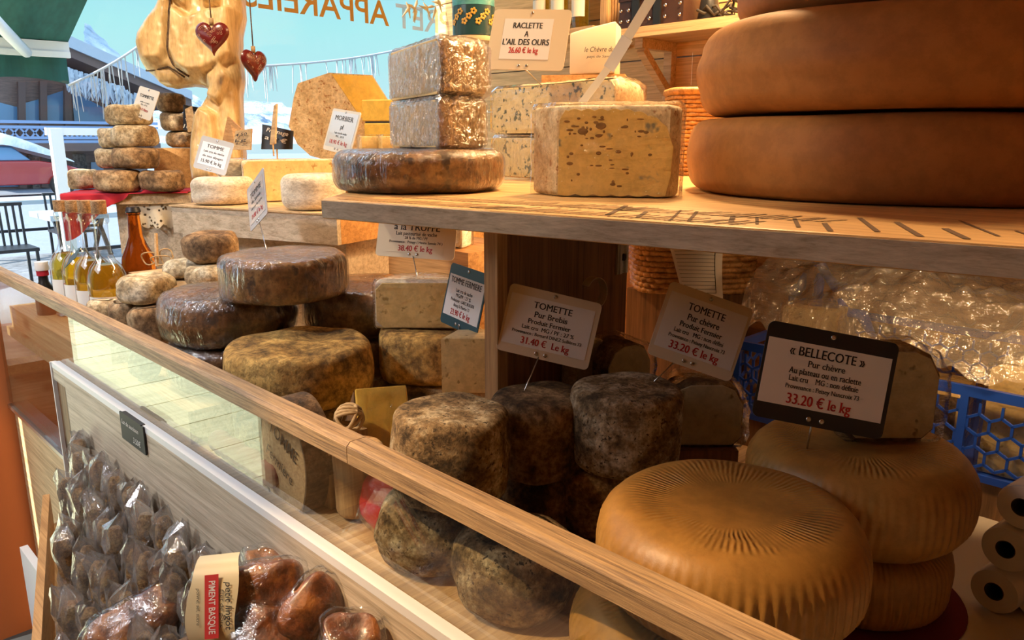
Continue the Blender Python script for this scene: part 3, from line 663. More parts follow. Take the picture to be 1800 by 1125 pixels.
# ------------------------------------------------------------------ cheeses: builders
def wheel_profile(r, h, f, bulge=0., nf=5):
    f = min(f, h * .48); pr = [(0, 0), (r * .3, 0), (r * .6, 0)]
    for i in range(nf + 1):
        t = PI / 2 * i / nf; pr.append((r - f + f * math.sin(t), f - f * math.cos(t)))
    for i in range(1, 5):
        t = i / 5; z = f + (h - 2 * f) * t; pr.append((r + bulge * math.sin(PI * t), z))
    for i in range(nf + 1):
        t = PI / 2 * i / nf; pr.append((r - f + f * math.cos(t), h - f + f * math.sin(t)))
    return pr + [(r * .6, h), (r * .3, h), (0, h)]
_seed = [0]
def wheel(name, label, xyz, r, h, mat, f=.02, amp=.004, freq=14, bulge=0., wrap=None, group=None, tilt=None, ribs=0, dish=0., seg=72, lump=.0):
    _seed[0] += 3.1; sd_ = _seed[0]
    def fn(p):
        q = jig(p, freq, amp, sd_); 
        if lump: q = jig(q, 6, lump, sd_ + 5)
        if p.z < .0006: q.z = max(0, q.z * .2)
        rr = math.hypot(p.x, p.y)
        if ribs and rr > r * .93:
            a = math.atan2(p.y, p.x); k = 1 + ribs[1] / r * (.5 + .5 * math.sin(a * ribs[0])) * min(1, max(0, 1.7 - abs(p.z / h - .42) * 4)) * (.7 + .6 * noise.noise(V((a * 3, p.z * 20, sd_))))
            q.x *= k; q.y *= k
        if dish and rr < r * .8 and p.z > h * .6: q.z -= dish * (1 - (rr / (r * .8)) ** 2)
        q.z = max(q.z, 0)
        return q
    b = B().lathe(wheel_profile(r, h, f, bulge), seg, fn=fn)
    o = b.build(name, mat, None, xyz, True)
    if tilt: o.rotation_euler = tilt
    tag(o, label, 'cheese', group)
    if wrap:
        def fw(p):
            q = fn(p); n_ = V((p.x, p.y, (p.z - h / 2) * 2)).normalized()
            k = noise.ridged_multi_fractal(V((p.x * 38, p.y * 38, p.z * 16 + sd_)), 1., 2., 3, 1., 2.) * .0011
            q = q + n_ * (.0016 + k); q.z = max(q.z, .0006); return q
        B().lathe(wheel_profile(r, h, f, bulge), 110, fn=fw).build('cling_film', M[wrap], o, (0, 0, 0), True)
    return o
def sector(name, label, apex, z, r, h, a0, a1, rmat, cmat, bevel=.008, wrap=None, amp=.003, group=None, cut='cut_face', squash=1., seg=26):
    """part of a wheel, apex at the middle; a0..a1 is the arc (radians); cut faces are parts of their own"""
    _seed[0] += 2.3; s_ = _seed[0]
    arc = [(r * math.cos(a0 + (a1 - a0) * i / seg), r * math.sin(a0 + (a1 - a0) * i / seg)) for i in range(seg + 1)]
    half = abs((a1 - a0) - PI) < .02
    pts = arc if half else [(0, 0)] + arc
    b = B()
    if half:
        extra = [(r * math.cos(a1) * k, r * math.sin(a1) * k) for k in (.6, .2, -.2, -.6)]
        pts = arc + extra
    b.prism(pts, 0, h, bevel, n=4)
    b.v = [jig(p, 16, amp, s_) if math.hypot(p.x, p.y) > r * .75 else p for p in b.v]
    for p in b.v: p.z = max(0, p.z)
    o = b.build(name, rmat, None, (apex[0], apex[1], z), 40); tag(o, label, 'cheese', group)
    for a, sg in ((a0, -1), (a1, 1)):
        d = V((math.cos(a), math.sin(a), 0)); n_ = V((-d.y, d.x, 0)) * sg
        lo = -r * .985 if half else .004
        if half and sg == 1: continue
        e_ = min(.012, h * .15)
        cp_ = []
        for (uu, zz) in ((lo + e_, .003), (r * .985 - e_, .003), (r * .985, .003 + e_), (r * .985, h - .003 - e_), (r * .985 - e_, h - .003), (lo + e_, h - .003), (lo, h - .003 - e_), (lo, .003 + e_)):
            cp_.append((uu, zz))
        B().prism(cp_, -.002, .0016, .0008, fr=frame((0, 0, 0), d, (0, 0, 1), n_) if d.cross(V((0, 0, 1))).dot(n_) > 0 else frame((0, 0, 0), d, (0, 0, 1), n_)).build(cut, cmat, o, (0, 0, 0), False)
    if wrap:
        b2 = B()
        big = [(p[0] * 1.0, p[1] * 1.0) for p in pts]
        # dense shell: subdivide the outline, crinkle it
        n2 = []
        for i in range(len(big)):
            p, q = V(big[i]), V(big[(i + 1) % len(big)]); m_ = max(1, int((q - p).length / .007))
            n2 += [tuple(p.lerp(q, k / m_)) for k in range(m_)]
        cx = sum(p[0] for p in n2) / len(n2); cy = sum(p[1] for p in n2) / len(n2); rows = []; nz = 12
        levels = [(1, h * i / nz) for i in range(nz + 1)] + [(k, h) for k in (.9, .7, .45, .2)]
        vs = []
        for k, zz in levels:
            for p in n2:
                q = V((cx + (p[0] - cx) * k, cy + (p[1] - cy) * k, zz))
                ed = bevel * .6 if (zz < .001 or zz > h - .001) and k == 1 else 0
                d_ = V((p[0] - cx, p[1] - cy, 0)).normalized()
                rg = noise.ridged_multi_fractal(V((q.x * 42, q.y * 42, q.z * 34 + s_)), 1., 2.1, 4, 1., 2.) * .0013
                q = q + d_ * ((.0036 + rg) if k == 1 else 0) - d_ * ed + V((0, 0, (.0022 + rg) if zz > h - .001 else 0)); vs.append(V((q.x, q.y, max(q.z, .0005))))
        m_ = len(n2)
        fs = [[i * m_ + j, i * m_ + (j + 1) % m_, (i + 1) * m_ + (j + 1) % m_, (i + 1) * m_ + j] for i in range(len(levels) - 1) for j in range(m_)] + [[(len(levels) - 1) * m_ + j for j in range(m_)]]
        b2.add(vs, fs).build('cling_film', M[wrap], o, (0, 0, 0), True)
    return o

# ---- tray, left: dusty little tommes by the rail
sm = 'small dusty tommes piled at the left of the tray'
for nm, lab, (x, y, z), r, h, mt in (
    ('small_tomme', 'small pale dusty tomme, the lowest and leftmost of the tray pile beside the bottles', (-1.775, .517, 1.0625), .037, .055, 'tommette_pale'),
    ('small_tomme', 'small grey dusty tomme standing right of the leftmost one, behind the rail', (-1.690, .532, 1.0625), .038, .062, 'tommette_brown'),
    ('small_tomme', 'small brown tomme low by the rail, beside the stacked wrapped wheels', (-1.593, .546, 1.0085), .045, .118, 'tommette_brown'),
    ('small_tomme', 'speckled pale brown tomme lying on top of the low dusty ones', (-1.640, .560, 1.1275), .058, .052, 'tommette_pale'),
    ('small_tomme', 'flat dusty tomme behind the speckled one, next to the wrapped wheels', (-1.585, .672, 1.1555), .052, .036, 'tommette_pale'),
    ('small_tomme', 'flat pale tomme behind the speckled one, below the twine tag', (-1.697, .668, 1.1555), .050, .040, 'tommette_pale'),
    ('small_tomme', 'big lumpy brown tomme topping the dusty pile, in front of the pine box', (-1.632, .700, 1.1965), .060, .060, 'tommette_brown'),
    ('small_tomme', 'little tan tomme peeking over the rail under the wrapped wheels', (-1.478, .490, 1.0085), .028, .062, 'tommette_brown')):
    wheel(nm, lab, (x, y, z), r, h, M[mt], f=.02, amp=.007, freq=22, group=sm, seg=48)
# ---- tray: large wheels, wrapped and unwrapped
wheel('tomme_wheel', 'dark wrapped tomme wheel at the bottom of the left stack by the rail', (-1.368, .613, 1.0085), .116, .082, M['darkrind'], f=.022, wrap='film_fine')
wheel('tomme_wheel', 'glossy brown wrapped tomme wheel in the middle of the left stack', (-1.374, .613, 1.0915), .121, .088, M['brownrind'], f=.026, bulge=.004, wrap='film_fine')
wheel('tomme_wheel', 'wrapped tomme wheel on top of the left stacks, narrow grey card stuck in it', (-1.250, .664, 1.181), .110, .074, M['brownrind'], f=.016, wrap='film_fine')
wheel('tomme_wheel', 'dark wrapped tomme wheel at the bottom of the rear left stack', (-1.262, .834, 1.0085), .110, .080, M['darkrind'], f=.02, wrap='film_fine')
wheel('tomme_wheel', 'very dark glossy wrapped wheel under the back edge of the topmost wrapped wheel', (-1.258, .830, 1.0895), .112, .090, M['darkrind'], f=.024, wrap='film_fine')
wheel('tomme_wheel', 'rough dark tomme wheel under the golden topped one in the centre', (-1.109, .607, .9505), .112, .089, M['tomme_grey'], f=.018)
wheel('tomme_wheel', 'rough golden topped tomme wheel in the centre, bare and unwrapped', (-1.109, .607, 1.040), .117, .091, M['tomme_gold'], f=.016, amp=.006, bulge=.004)
wheel('tomme_wheel', 'rough dark tomme wheel at the bottom behind the yellow triangular wedge', (-1.050, .836, .9505), .096, .088, M['tomme_grey'], f=.018)
wheel('tomme_wheel', 'rough brown tomme wheel carrying the cream half wheel', (-1.050, .836, 1.039), .096, .089, M['tomme_gold'], f=.016, amp=.006)

HC = atd(735, 580, 1.345); HA = math.atan2(RIGHT.y, RIGHT.x)
sector('half_cheese', 'cream half wheel in film standing on the rough brown tomme, tall card stuck in it', (HC.x, HC.y), 1.1285, .073, .085, HA, HA + PI, M['chalkrind'], M['paste_cream'], wrap='film')
sector('cheese_block', 'block of pale wrapped cheese behind the topmost wrapped wheel', (-1.235, .985), 1.24, .085, .045, math.radians(10), math.radians(190), M['chalkrind'], M['paste_cream'], wrap='film')
wbox('riser_crate', (-1.36, .97, 1.0085), (-1.10, 1.15, 1.2395), M['orangewood'], 'orange pine riser crate under the pale wrapped block', 'riser')
# wedges right of centre
zt_ = 1.084; pA, pB_ = atd(777, 691, 1.14), atd(870, 692, 1.14); we_ = (pB_ - pA); we_.z = 0; we_.normalize(); wn0 = V((-we_.y, we_.x, 0)); wn0 = wn0 if wn0.dot(fh) > 0 else -wn0
q_ = [pA + wn0 * .004, pB_ + wn0 * .004, pB_ + wn0 * .05, pA + wn0 * .05]
wedge_tray = B().prism([(p.x, p.y) for p in q_], .9505, zt_ - .0005).build_top('riser_block', M['pine']); tag(wedge_tray, 'pine riser block under the tan wedge by the divider', 'riser')
def wedge(name, label, pts, z0, z1, mat_, cutm, wrap=None, bevel=.004, rindsides=()):
    """pts: outline; rindsides: edges (index) that carry rind"""
    b = B().prism(pts, z0, z1, bevel, n=2); o = b.build_top(name, cutm, 40); tag(o, label, 'cheese')
    cz = V(o.location)
    for i in rindsides:
        p, q = V((*pts[i], 0)), V((*pts[(i + 1) % len(pts)], 0)); d = (q - p).normalized(); n_ = V((d.y, -d.x, 0))
        if n_.dot((p + q) / 2 - V((sum(k[0] for k in pts) / len(pts), sum(k[1] for k in pts) / len(pts), 0))) < 0: n_ = -n_
        L = (q - p).length; fr = frame(p, d, (0, 0, 1), n_)
        B().box((.003, z0 + .002, -.002), (L - .003, z1 - .002, .003), fr).build_at('rind', mat_, o)
    if wrap:
        b2 = B(); cx = sum(k[0] for k in pts) / len(pts); cy = sum(k[1] for k in pts) / len(pts); n2 = []
        for i in range(len(pts)):
            p, q = V(pts[i]), V(pts[(i + 1) % len(pts)]); m_ = max(1, int((q - p).length / .006)); n2 += [p.lerp(q, k / m_) for k in range(m_)]
        _seed[0] += 1; s_ = _seed[0]; vs = []; lv = [(1, z0 + (z1 - z0) * i / 10) for i in range(11)] + [(k, z1) for k in (.8, .5, .2)]
        for k, zz in lv:
            for p in n2:
                q = V((cx + (p.x - cx) * k, cy + (p.y - cy) * k, zz)); d_ = V((p.x - cx, p.y - cy, 0)).normalized()
                rg = noise.ridged_multi_fractal(V((q.x * 45, q.y * 45, q.z * 35 + s_)), 1., 2.1, 4, 1., 2.) * .0014
                vs.append(q + (d_ * (.004 + rg) if k == 1 else V()) + V((0, 0, (.002 + rg) if zz > z1 - .001 else .0006 if zz < z0 + .001 else 0)))
        m_ = len(n2); fs = [[i * m_ + j, i * m_ + (j + 1) % m_, (i + 1) * m_ + (j + 1) % m_, (i + 1) * m_ + j] for i in range(len(lv) - 1) for j in range(m_)] + [[(len(lv) - 1) * m_ + j for j in range(m_)]]
        b2.add(vs, fs).build_at('cling_film', M[wrap], o, True)
    return o
wedge('cheese_wedge', 'tan cheese wedge on a riser left of the divider post, slate blue card in it', [(p.x, p.y) for p in (pA, pB_, pB_ + wn0 * .06, pA + wn0 * .055 + we_ * .02)], zt_, zt_ + .085, M['tommette_brown'], M['paste_cream'], bevel=.003)
# yellow triangular wedge by the rail: a slice standing on its side
T0, T1 = atz(624, 683, 1.105), atz(714, 676, 1.105); f0_, f1_ = atz(640, 880, .951), atz(735, 872, .951); bk_ = V((fh.x, fh.y, 0)) * .03
g0, g1 = atz(588, 805, .951), atz(712, 795, .951)
bw_ = B().add([f0_, f1_, g1, g0, T0, T1], [[0, 1, 2, 3], [0, 4, 5, 1], [1, 5, 2], [2, 5, 4, 3], [3, 4, 0]])
o = bw_.build_top('cheese_wedge', M['paste_yellow']); tag(o, 'shiny yellow triangular cheese wedge standing just behind the rail', 'cheese')
md = o.modifiers.new('round', 'BEVEL'); md.width = .002; md.segments = 2
cc_ = (f0_ + g0 + T0) / 3; nn_ = (T0 - f0_).cross(g0 - f0_).normalized(); nn_ = nn_ if nn_.dot(cc_ - (f1_ + T1 + g1) / 3) > 0 else -nn_
tri = [p.lerp(cc_, .04) for p in (f0_, g0, T0)]
B().add([p - nn_ * .001 for p in tri] + [p + nn_ * .002 for p in tri], [[0, 1, 2], [5, 4, 3], [0, 3, 4, 1], [1, 4, 5, 2], [2, 5, 3, 0]]).build_at('rind', M['darkrind'], o)
fq = [f0_, f1_, T1, T0]; fc_ = (f0_ + f1_ + T0 + T1) / 4; fn2_ = (f1_ - f0_).cross(T0 - f0_).normalized(); fn2_ = fn2_ if fn2_.dot(EYEP - fc_) > 0 else -fn2_
def yfilm(u, t):
    p = f0_.lerp(f1_, u).lerp(T0.lerp(T1, u), t); return p + fn2_ * (.0025 + .0012 * noise.ridged_multi_fractal(p * 60, 1., 2.1, 4, 1., 2.))
B().grid(40, 60, yfilm).build_at('cling_film', M['film_fine'], o, True)

# ---- tomettes
tg = 'mouldy grey tomettes in stacks behind the rail'
wheel('tomette', 'mottled tomette at the bottom of the front left stack, bulging under the rail', (-.675, .530, .9505), .066, .090, M['tomette'], f=.034, amp=.005, freq=20, bulge=.004, group=tg)
wheel('tomette', 'mottled tomette on top of the front left stack, cracked across its side', (-.653, .544, 1.041), .0675, .106, M['tomette'], f=.014, amp=.004, freq=20, bulge=.004, group=tg)
wheel('tomette', 'round mottled tomette alone in front, below the middle of the rail', (-.540, .540, .9505), .068, .088, M['tomette'], f=.030, amp=.005, freq=20, bulge=.003, group=tg)
wheel('tomette', 'dark tomette at the bottom under the one holding the first cream card', (-.650, .694, .9505), .060, .078, M['tomette_dark'], f=.024, amp=.004, freq=20, group=tg)
wheel('tomette', 'dark tomette next to the divider post holding the sheep cheese card', (-.650, .690, 1.029), .062, .102, M['tomette_dark'], f=.012, amp=.004, freq=20, group=tg)
wheel('tomette', 'dark tomette at the bottom of the right stack, under the pale grey one', (-.582, .748, .9505), .066, .098, M['tomette_dark'], f=.026, amp=.004, freq=20, group=tg)
wheel('tomette', 'pale grey tomette on top of the right stack beside the ochre wheels', (-.555, .752, 1.049), .069, .101, M['tomette'], f=.012, amp=.004, freq=20, bulge=.003, group=tg)
# ---- ribbed ochre wheels
rb = (74, .0026)
wheel('ribbed_wheel', 'ribbed ochre wheel at the bottom front, mostly hidden below the rail', (-.338, .586, .9505), .122, .078, M['waxy'], f=.034, amp=.002, ribs=rb, seg=444)
wheel('ribbed_wheel', 'big ribbed ochre wheel in front, lying right behind the rail', (-.3235, .6065, 1.029), .1225, .0955, M['waxy'], f=.036, amp=.002, ribs=rb, seg=444, dish=.004)
wheel('ribbed_wheel', 'ribbed ochre wheel at the bottom of the rear right stack', (-.285, .826, .9530), .096, .0795, M['waxy'], f=.024, amp=.002, ribs=rb, seg=444)
wheel('ribbed_wheel', 'ribbed ochre wheel on top of the rear right stack holding the black card', (-.294, .830, 1.033), .117, .098, M['waxy'], f=.036, amp=.002, ribs=rb, seg=444, dish=.003)
o = B().lathe([(0, 0), (.118, 0), (.119, .001), (.118, .002), (0, .002)], 60).build('cloth_disc', M['winecloth'], None, (-.288, .826, .9506), 30); tag(o, 'dark red cloth disc under the rear ribbed wheel', 'cloth')
# goat half wheel leaning on the rear ribbed wheel, behind the black card
hx = (atd(1625, 700, .90) - atd(1485, 700, .90)); hx.z = 0; hx = hx.normalized(); hn = V((hx.y, -hx.x, 0)); hn = hn if hn.dot(V((.6, -.7, 0))) > 0 else -hn
hb = atz(1560, 775, 1.1318)
def upright_half(name, label, base, ex, ez, nrm, w_, h_, th, rmat, cmat, wrap=None):
    """cut face looks along nrm; outline in (ex, ez)"""
    pts = [(-w_ / 2 + .012, 0), (w_ / 2 - .012, 0), (w_ / 2, .012), (w_ / 2, h_ - .03), (w_ / 2 - .012, h_ - .008), (w_ / 2 - .03, h_), (-w_ / 2 + .03, h_), (-w_ / 2 + .012, h_ - .008), (-w_ / 2, h_ - .03), (-w_ / 2, .012)]
    fr = frame(base, ex, ez, nrm)
    o = B().prism(pts, -th, 0, .006, fr, n=3).build_top(name, rmat, 40); tag(o, label, 'cheese')
    k = .93; cz = h_ / 2
    B().prism([(x * k, cz + (z - cz) * k) for x, z in pts], -.002, .0015, .0006, fr).build_at('cut_face', cmat, o)
    if wrap:
        _seed[0] += 1; s_ = _seed[0]; n2 = []
        for i in range(len(pts)):
            p, q = V(pts[i]), V(pts[(i + 1) % len(pts)]); m_ = max(1, int((q - p).length / .005)); n2 += [p.lerp(q, t / m_) for t in range(m_)]
        lv = [(1.0, -th * i / 8) for i in range(8, -1, -1)] + [(t, 0.) for t in (.8, .55, .3, .1)]; vs = []
        for t, zz in lv:
            for p in n2:
                q = V((p.x * t, cz + (p.y - cz) * t, zz)); rg = noise.ridged_multi_fractal(V((q.x * 45, q.y * 45, q.z * 40 + s_)), 1., 2.1, 4, 1., 2.) * .0022
                d_ = V((p.x, p.y - cz, 0)).normalized() if t == 1 else V()
                q = q + d_ * (.003 + rg * 1.6) + V((0, 0, .003 + rg if zz > -.001 else 0)); q.y = max(q.y, .0008); vs.append(fr @ q)
        m_ = len(n2); fs = [[i * m_ + j, i * m_ + (j + 1) % m_, (i + 1) * m_ + (j + 1) % m_, (i + 1) * m_ + j] for i in range(len(lv) - 1) for j in range(m_)] + [[(len(lv) - 1) * m_ + j for j in range(m_)]]
        B().add(vs, fs).build_at('cling_film', M[wrap], o, True)
    return o
upright_half('half_cheese', 'wrapped half goat cheese standing on the rear ribbed wheel behind the black card', hb, hx, V((0, 0, 1)), hn, .100, .104, .045, M['tommette_brown'], M['paste_goat'], 'film')
g1 = atz(1130, 905, TZ)
def crate_riser(px0, px1, d0, d1, zt_, label):
    a_, b_ = atd(px0, 700, d0), atd(px1, 700, d0); e_ = (b_ - a_); e_.z = 0; L = e_.length; e_.normalize(); n_ = V((-e_.y, e_.x, 0)); n_ = n_ if n_.dot(V((-.7, .7, 0))) > 0 else -n_
    o = B().box((0, 0, TZ + .0005), (L, d1 - d0, zt_), frame((a_.x, a_.y, 0), e_, n_, V((0, 0, 1)))).build_top('riser_crate', M['planks_dark']); tag(o, label, 'riser')
crate_riser(1085, 1160, 1.10, 1.25, 1.05, 'dark riser crate under the wrapped goat halves behind the tomettes')
crate_riser(1180, 1305, 1.05, 1.16, 1.03, 'dark riser crate under the goat half behind the goat cheese card')
def uh(label, px0, px1, py0, py1, d, z0, th, cm, rm, wrap='film', dyaw=0., lean=0.):
    a_, b_ = atd(px0, (py0 + py1) / 2, d - dyaw), atd(px1, (py0 + py1) / 2, d + dyaw); e_ = b_ - a_; e_.z = 0; L = e_.length; e_.normalize()
    n_ = V((e_.y, -e_.x, 0)); n_ = n_ if n_.dot(V((.7, -.7, 0))) > 0 else -n_
    m_ = (a_ + b_) / 2; H = (py1 - py0) / FPX * d; m_.z = z0
    return upright_half('half_cheese', label, m_, e_, (V((0, 0, 1)) - n_ * lean).normalized(), n_, L, H, th, M[rm], M[cm], wrap)
uh('pale green half cheese in film right behind the sheep cheese card', 1012, 1072, 560, 690, 1.16, 1.0505, .05, 'paste_goat', 'chalkrind', 'film', .02)
uh('wrapped half goat cheese with dark rind between the two cream cards', 1068, 1146, 546, 672, 1.14, 1.0505, .06, 'paste_goat', 'tomette_dark', 'film', .02)
uh('wrapped half goat cheese lying right of the pale grey tomette', 1172, 1308, 672, 790, 1.07, 1.0305, .055, 'paste_goat', 'tomette_dark', 'film', .0)

# ---- on the shelf
wheel('big_wheel', 'huge orange brown cheese wheel standing on the shelf at right', (-.448, 1.302, SZ + .0008), .324, .1135, M['bigwheel'], f=.030, amp=.004, freq=5, bulge=.004, seg=120)
wheel('big_wheel', 'huge orange brown cheese wheel second from the shelf, with a white sticker', (-.430, 1.296, SZ + .1180), .324, .128, M['bigwheel'], f=.036, amp=.005, freq=5, bulge=.008, seg=120)
wheel('big_wheel', 'huge orange brown cheese wheel at the top of the stack, cut off by the frame', (-.395, 1.325, SZ + .2500), .318, .12, M['bigwheel'], f=.036, amp=.004, freq=5, seg=120)
stk = atd(1214, 122, 1.28)
wheel('tomme_wheel', 'dark wrapped tomme wheel on the shelf under two film wrapped halves', (-1.032, .806, SZ + .0008), .139, .064, M['brownrind'], f=.022, wrap='film_fine')
an = math.atan2(.703, -.711)   # straight away from the camera
near = atd(772, 225, 1.19); far = atd(688, 225, 1.40)
hc = (near + far) / 2; hd = math.atan2(near.y - far.y, near.x - far.x); hr = math.hypot(near.x - far.x, near.y - far.y) / 2
sector('half_cheese', 'film wrapped half tomme with silvery cut face, lower of the two on the dark wheel', (hc.x, hc.y), SZ + .0665, hr, .078, hd, hd + PI, M['brownrind'], M['paste_cream'], bevel=.012, wrap='film_silver')
near2 = atd(770, 145, 1.18); far2 = atd(690, 145, 1.40); hc2 = (near2 + far2) / 2; hd2 = math.atan2(near2.y - far2.y, near2.x - far2.x); hr2 = math.hypot(near2.x - far2.x, near2.y - far2.y) / 2
sector('half_cheese', 'film wrapped half tomme with silvery cut face, topmost of the stack on the dark wheel', (hc2.x, hc2.y), SZ + .1475, hr2, .088, hd2 + .03, hd2 + PI + .03, M['brownrind'], M['paste_cream'], bevel=.022, wrap='film_silver')
# herb raclette halves behind
L_ = atd(866, 240, 1.72); R_ = atd(1075, 240, 1.42); rc = (L_ + R_) / 2; ra = math.atan2(R_.y - L_.y, R_.x - L_.x); rr_ = math.hypot(R_.x - L_.x, R_.y - L_.y) / 2
sector('half_cheese', 'herb speckled raclette half wheel in film on the shelf, mostly hidden below another', (rc.x, rc.y), SZ + .0008, rr_, .088, ra, ra + PI, M['morbierrind'], M['paste_herb'], bevel=.015, wrap='film_fine')
sector('half_cheese', 'herb speckled raclette half wheel in film behind the blue cheese, white peg before it', (rc.x + .004, rc.y), SZ + .092, rr_ * 1.0, .100, ra + .02, ra + PI + .02, M['morbierrind'], M['paste_herb'], bevel=.030, wrap='film')
# blue cheese wedge in front
z0 = SZ + .0008
f0, f1 = atz(978, 346, SZ), atz(1172, 349, SZ); k0 = atz(918, 327, SZ)
ed = (f1 - f0); ed.z = 0; Lf = ed.length; ed.normalize(); bn = V((-ed.y, ed.x, 0)); bn = bn if bn.dot(V((-.7, .7, 0))) > 0 else -bn
out = [(0, 0), (Lf, 0), (Lf + .010, .02), (Lf + .016, .06), (Lf - .01, .11), (Lf * .6, .135), (Lf * .2, .12), (-.035, .085), (-.045, .06)]
Hb = .128
fr = frame(f0 + V((0, 0, .0008)), ed, bn, V((0, 0, 1)))
bo = B().prism(out, 0, Hb, .008, n=4); bo.v = [fr @ (jig(p, 20, .003, 4) if p.y > .01 else p) for p in bo.v]
blue = bo.build_top('blue_cheese', M['morbierrind'], 45); tag(blue, 'big cut blue cheese in film on the shelf edge, veined cream face to the front', 'cheese')
sc_ = [(.002, .003)] + [(.002 + (Lf - .004) * i / 36, .004 - .003 * abs(math.sin(i * PI / 6))) for i in range(1, 36)] + [(Lf - .002, .003), (Lf + .004, .03), (Lf + .006, Hb * .55), (Lf - .004, Hb - .03)] + [(Lf - .012 - (Lf - .024) * i / 36, Hb - .008 + .003 * abs(math.sin(i * PI / 5)) - .016 * max(0, 1 - i / 16) ** 2) for i in range(37)] + [(.003, Hb - .02)]
B().prism(sc_, -.003, .0022, .0006, fr=fr @ Matrix(((1, 0, 0, 0), (0, 0, -1, 0), (0, 1, 0, 0), (0, 0, 0, 1)))).build_at('cut_face', M['paste_blue'], blue)
hl = B(); rnd = random.Random(21)
for i in range(60):
    u = rnd.uniform(.01, Lf - .018); v = rnd.uniform(.014, Hb - .016)
    if i < 18: u = rnd.uniform(.01, .07); v = rnd.uniform(Hb * .62, Hb - .016)
    a_, c_ = rnd.uniform(.001, .0055), rnd.uniform(.0007, .0026)
    if i in (3, 9): a_, c_ = .008, .005
    hl.lathe([(0, 0), (1, 0), (.8, .0008), (0, .001)], 9, fr=fr @ Matrix.Translation((u, -.0021, v)) @ Matrix(((a_, 0, 0, 0), (0, 0, -1, 0), (0, c_, 0, 0), (0, 0, 0, 1))))
hl.build_at('mould_holes', simple('hole_shadow_brown', (.22, .11, .03), .8), blue)
lp = [V((0, -.001)), V((-.045, .06))]
def bfilm(u, v):
    n_ = [V(p) for p in out] ; m_ = len(n_); t = u * (m_ - .0001); i = int(t); p = n_[i % m_].lerp(n_[(i + 1) % m_], t - i)
    c = V((Lf / 2, .06)); zz = min(v / .75, 1) * Hb; k = 1 if v <= .75 else 1 - (v - .75) / .25 * .95
    q = c + (p - c) * k; d_ = (p - c).normalized(); rg = noise.ridged_multi_fractal(V((q.x * 40, q.y * 40, zz * 30)), 1., 2.1, 4, 1., 2.) * .0014
    return fr @ V((q.x + d_.x * (.004 + rg), q.y + d_.y * (.005 + rg), max(.0004, zz + (.003 + rg if v > .74 else 0))))
B().grid(150, 26, bfilm).build_at('cling_film', M['film'], blue, True)

# ------------------------------------------------------------------ left display: pine box, boards, tommettes
u_ = V((.953, .303, 0)); v_ = V((-.303, .953, 0)); Z_ = V((0, 0, 1))
bxf = frame((-1.945, .744, 0), u_, v_, Z_)
bx = empty('pine_box', bxf @ V((.26, .14, 1.228)), 'long shallow box of pale pine carrying the white rinded wheels', 'box')
b = B().box((0, 0, 1.228), (.52, .012, 1.292), bxf).box((0, .288, 1.228), (.52, .30, 1.292), bxf).box((0, .012, 1.228), (.012, .288, 1.292), bxf)
b.build_at('box_sides', M['pine_grey'], bx); B().box((.508, .0125, 1.228), (.52, .2875, 1.292), bxf).build_at('end_board', M['orangewood'], bx); B().box((-.004, -.004, 1.2925), (.524, .304, 1.296), bxf).build_at('box_lid', M['pine'], bx)
o = B().box((-.03, .05, 1.0085), (.50, .27, 1.2275), bxf).build_top('pine_box', M['pine_grey']); tag(o, 'greyish pine box standing under the long shallow box', 'box')
oc0 = atd(724, 400, 2.0); oc1 = atd(806, 400, 1.93); e_ = (oc1 - oc0); e_.z = 0; Lq = e_.length; e_.normalize(); n_ = V((-e_.y, e_.x, 0)); n_ = n_ if n_.dot(V((-.7, .7, 0))) > 0 else -n_
ocf = frame((oc0.x, oc0.y, 0), e_, n_, Z_)
oc = empty('orange_crate', ocf @ V((Lq / 2, .1, .9505)), 'orange pine plank crate behind the truffle cheese card', 'crate')
for i in range(4): B().box((0, 0, .9505 + i * .096), (Lq, .014, 1.044 + i * .096), ocf).build_at('plank', M['orangewood'], oc)
for x in (0, Lq - .014): B().box((x, .0145, .9505), (x + .014, .14, 1.33), ocf).build_at('side_panel', M['orangewood'], oc)

# tommette board, lace box
bl, br = atz(116, 343, 1.3125), atz(335, 340, 1.3125); e_ = br - bl; e_.z = 0; LB = e_.length; e_.normalize(); n_ = V((-e_.y, e_.x, 0)); n_ = n_ if n_.dot(V((-.7, .7, 0))) > 0 else -n_
tf = frame((bl.x, bl.y, 0), e_, n_, Z_)
o = B().box((.0, 0, 1.2865), (LB, .26, 1.3125), tf).build_top('serving_board', M['pine']); tag(o, 'pine board under the pile of tommettes with the red cloth', 'board')
o = B().box((.11, .025, 1.0085), (LB - .0, .25, 1.286), tf).build_top('display_box', M['pine_grey']); tag(o, 'pale box under the tommette board with lace over its front', 'box')
# red cloth lying on the board, hanging over its left front corner
def rc_(u, t):
    x = -.012 + u * (LB + .006); back = .20
    s_ = back - t * (back + .13)
    if s_ > -.006: return tf @ V((x, s_, 1.3140 + .0025 + .0015 * noise.noise(V((x * 40, s_ * 40, 1))) + (.016 * max(0, math.sin((u - .62) * 14)) if .62 < u < .84 and s_ < .04 else 0)))
    k = max(0, min(1, 1 - u * 1.9)); drop = (-.006 - s_) * (k ** .6 if k > 0 else 0)
    return tf @ V((x, -.006 - .006 * math.sin(u * 38) * min(1, drop * 20) - .002, 1.3140 - drop * (.75 + .25 * math.sin(u * 9 + 1))))
rcl = B().grid(70, 60, rc_).build_top('red_cloth', M['redcloth'], True); tag(rcl, 'red cloth under the tommettes, hanging down behind the bottles', 'cloth')
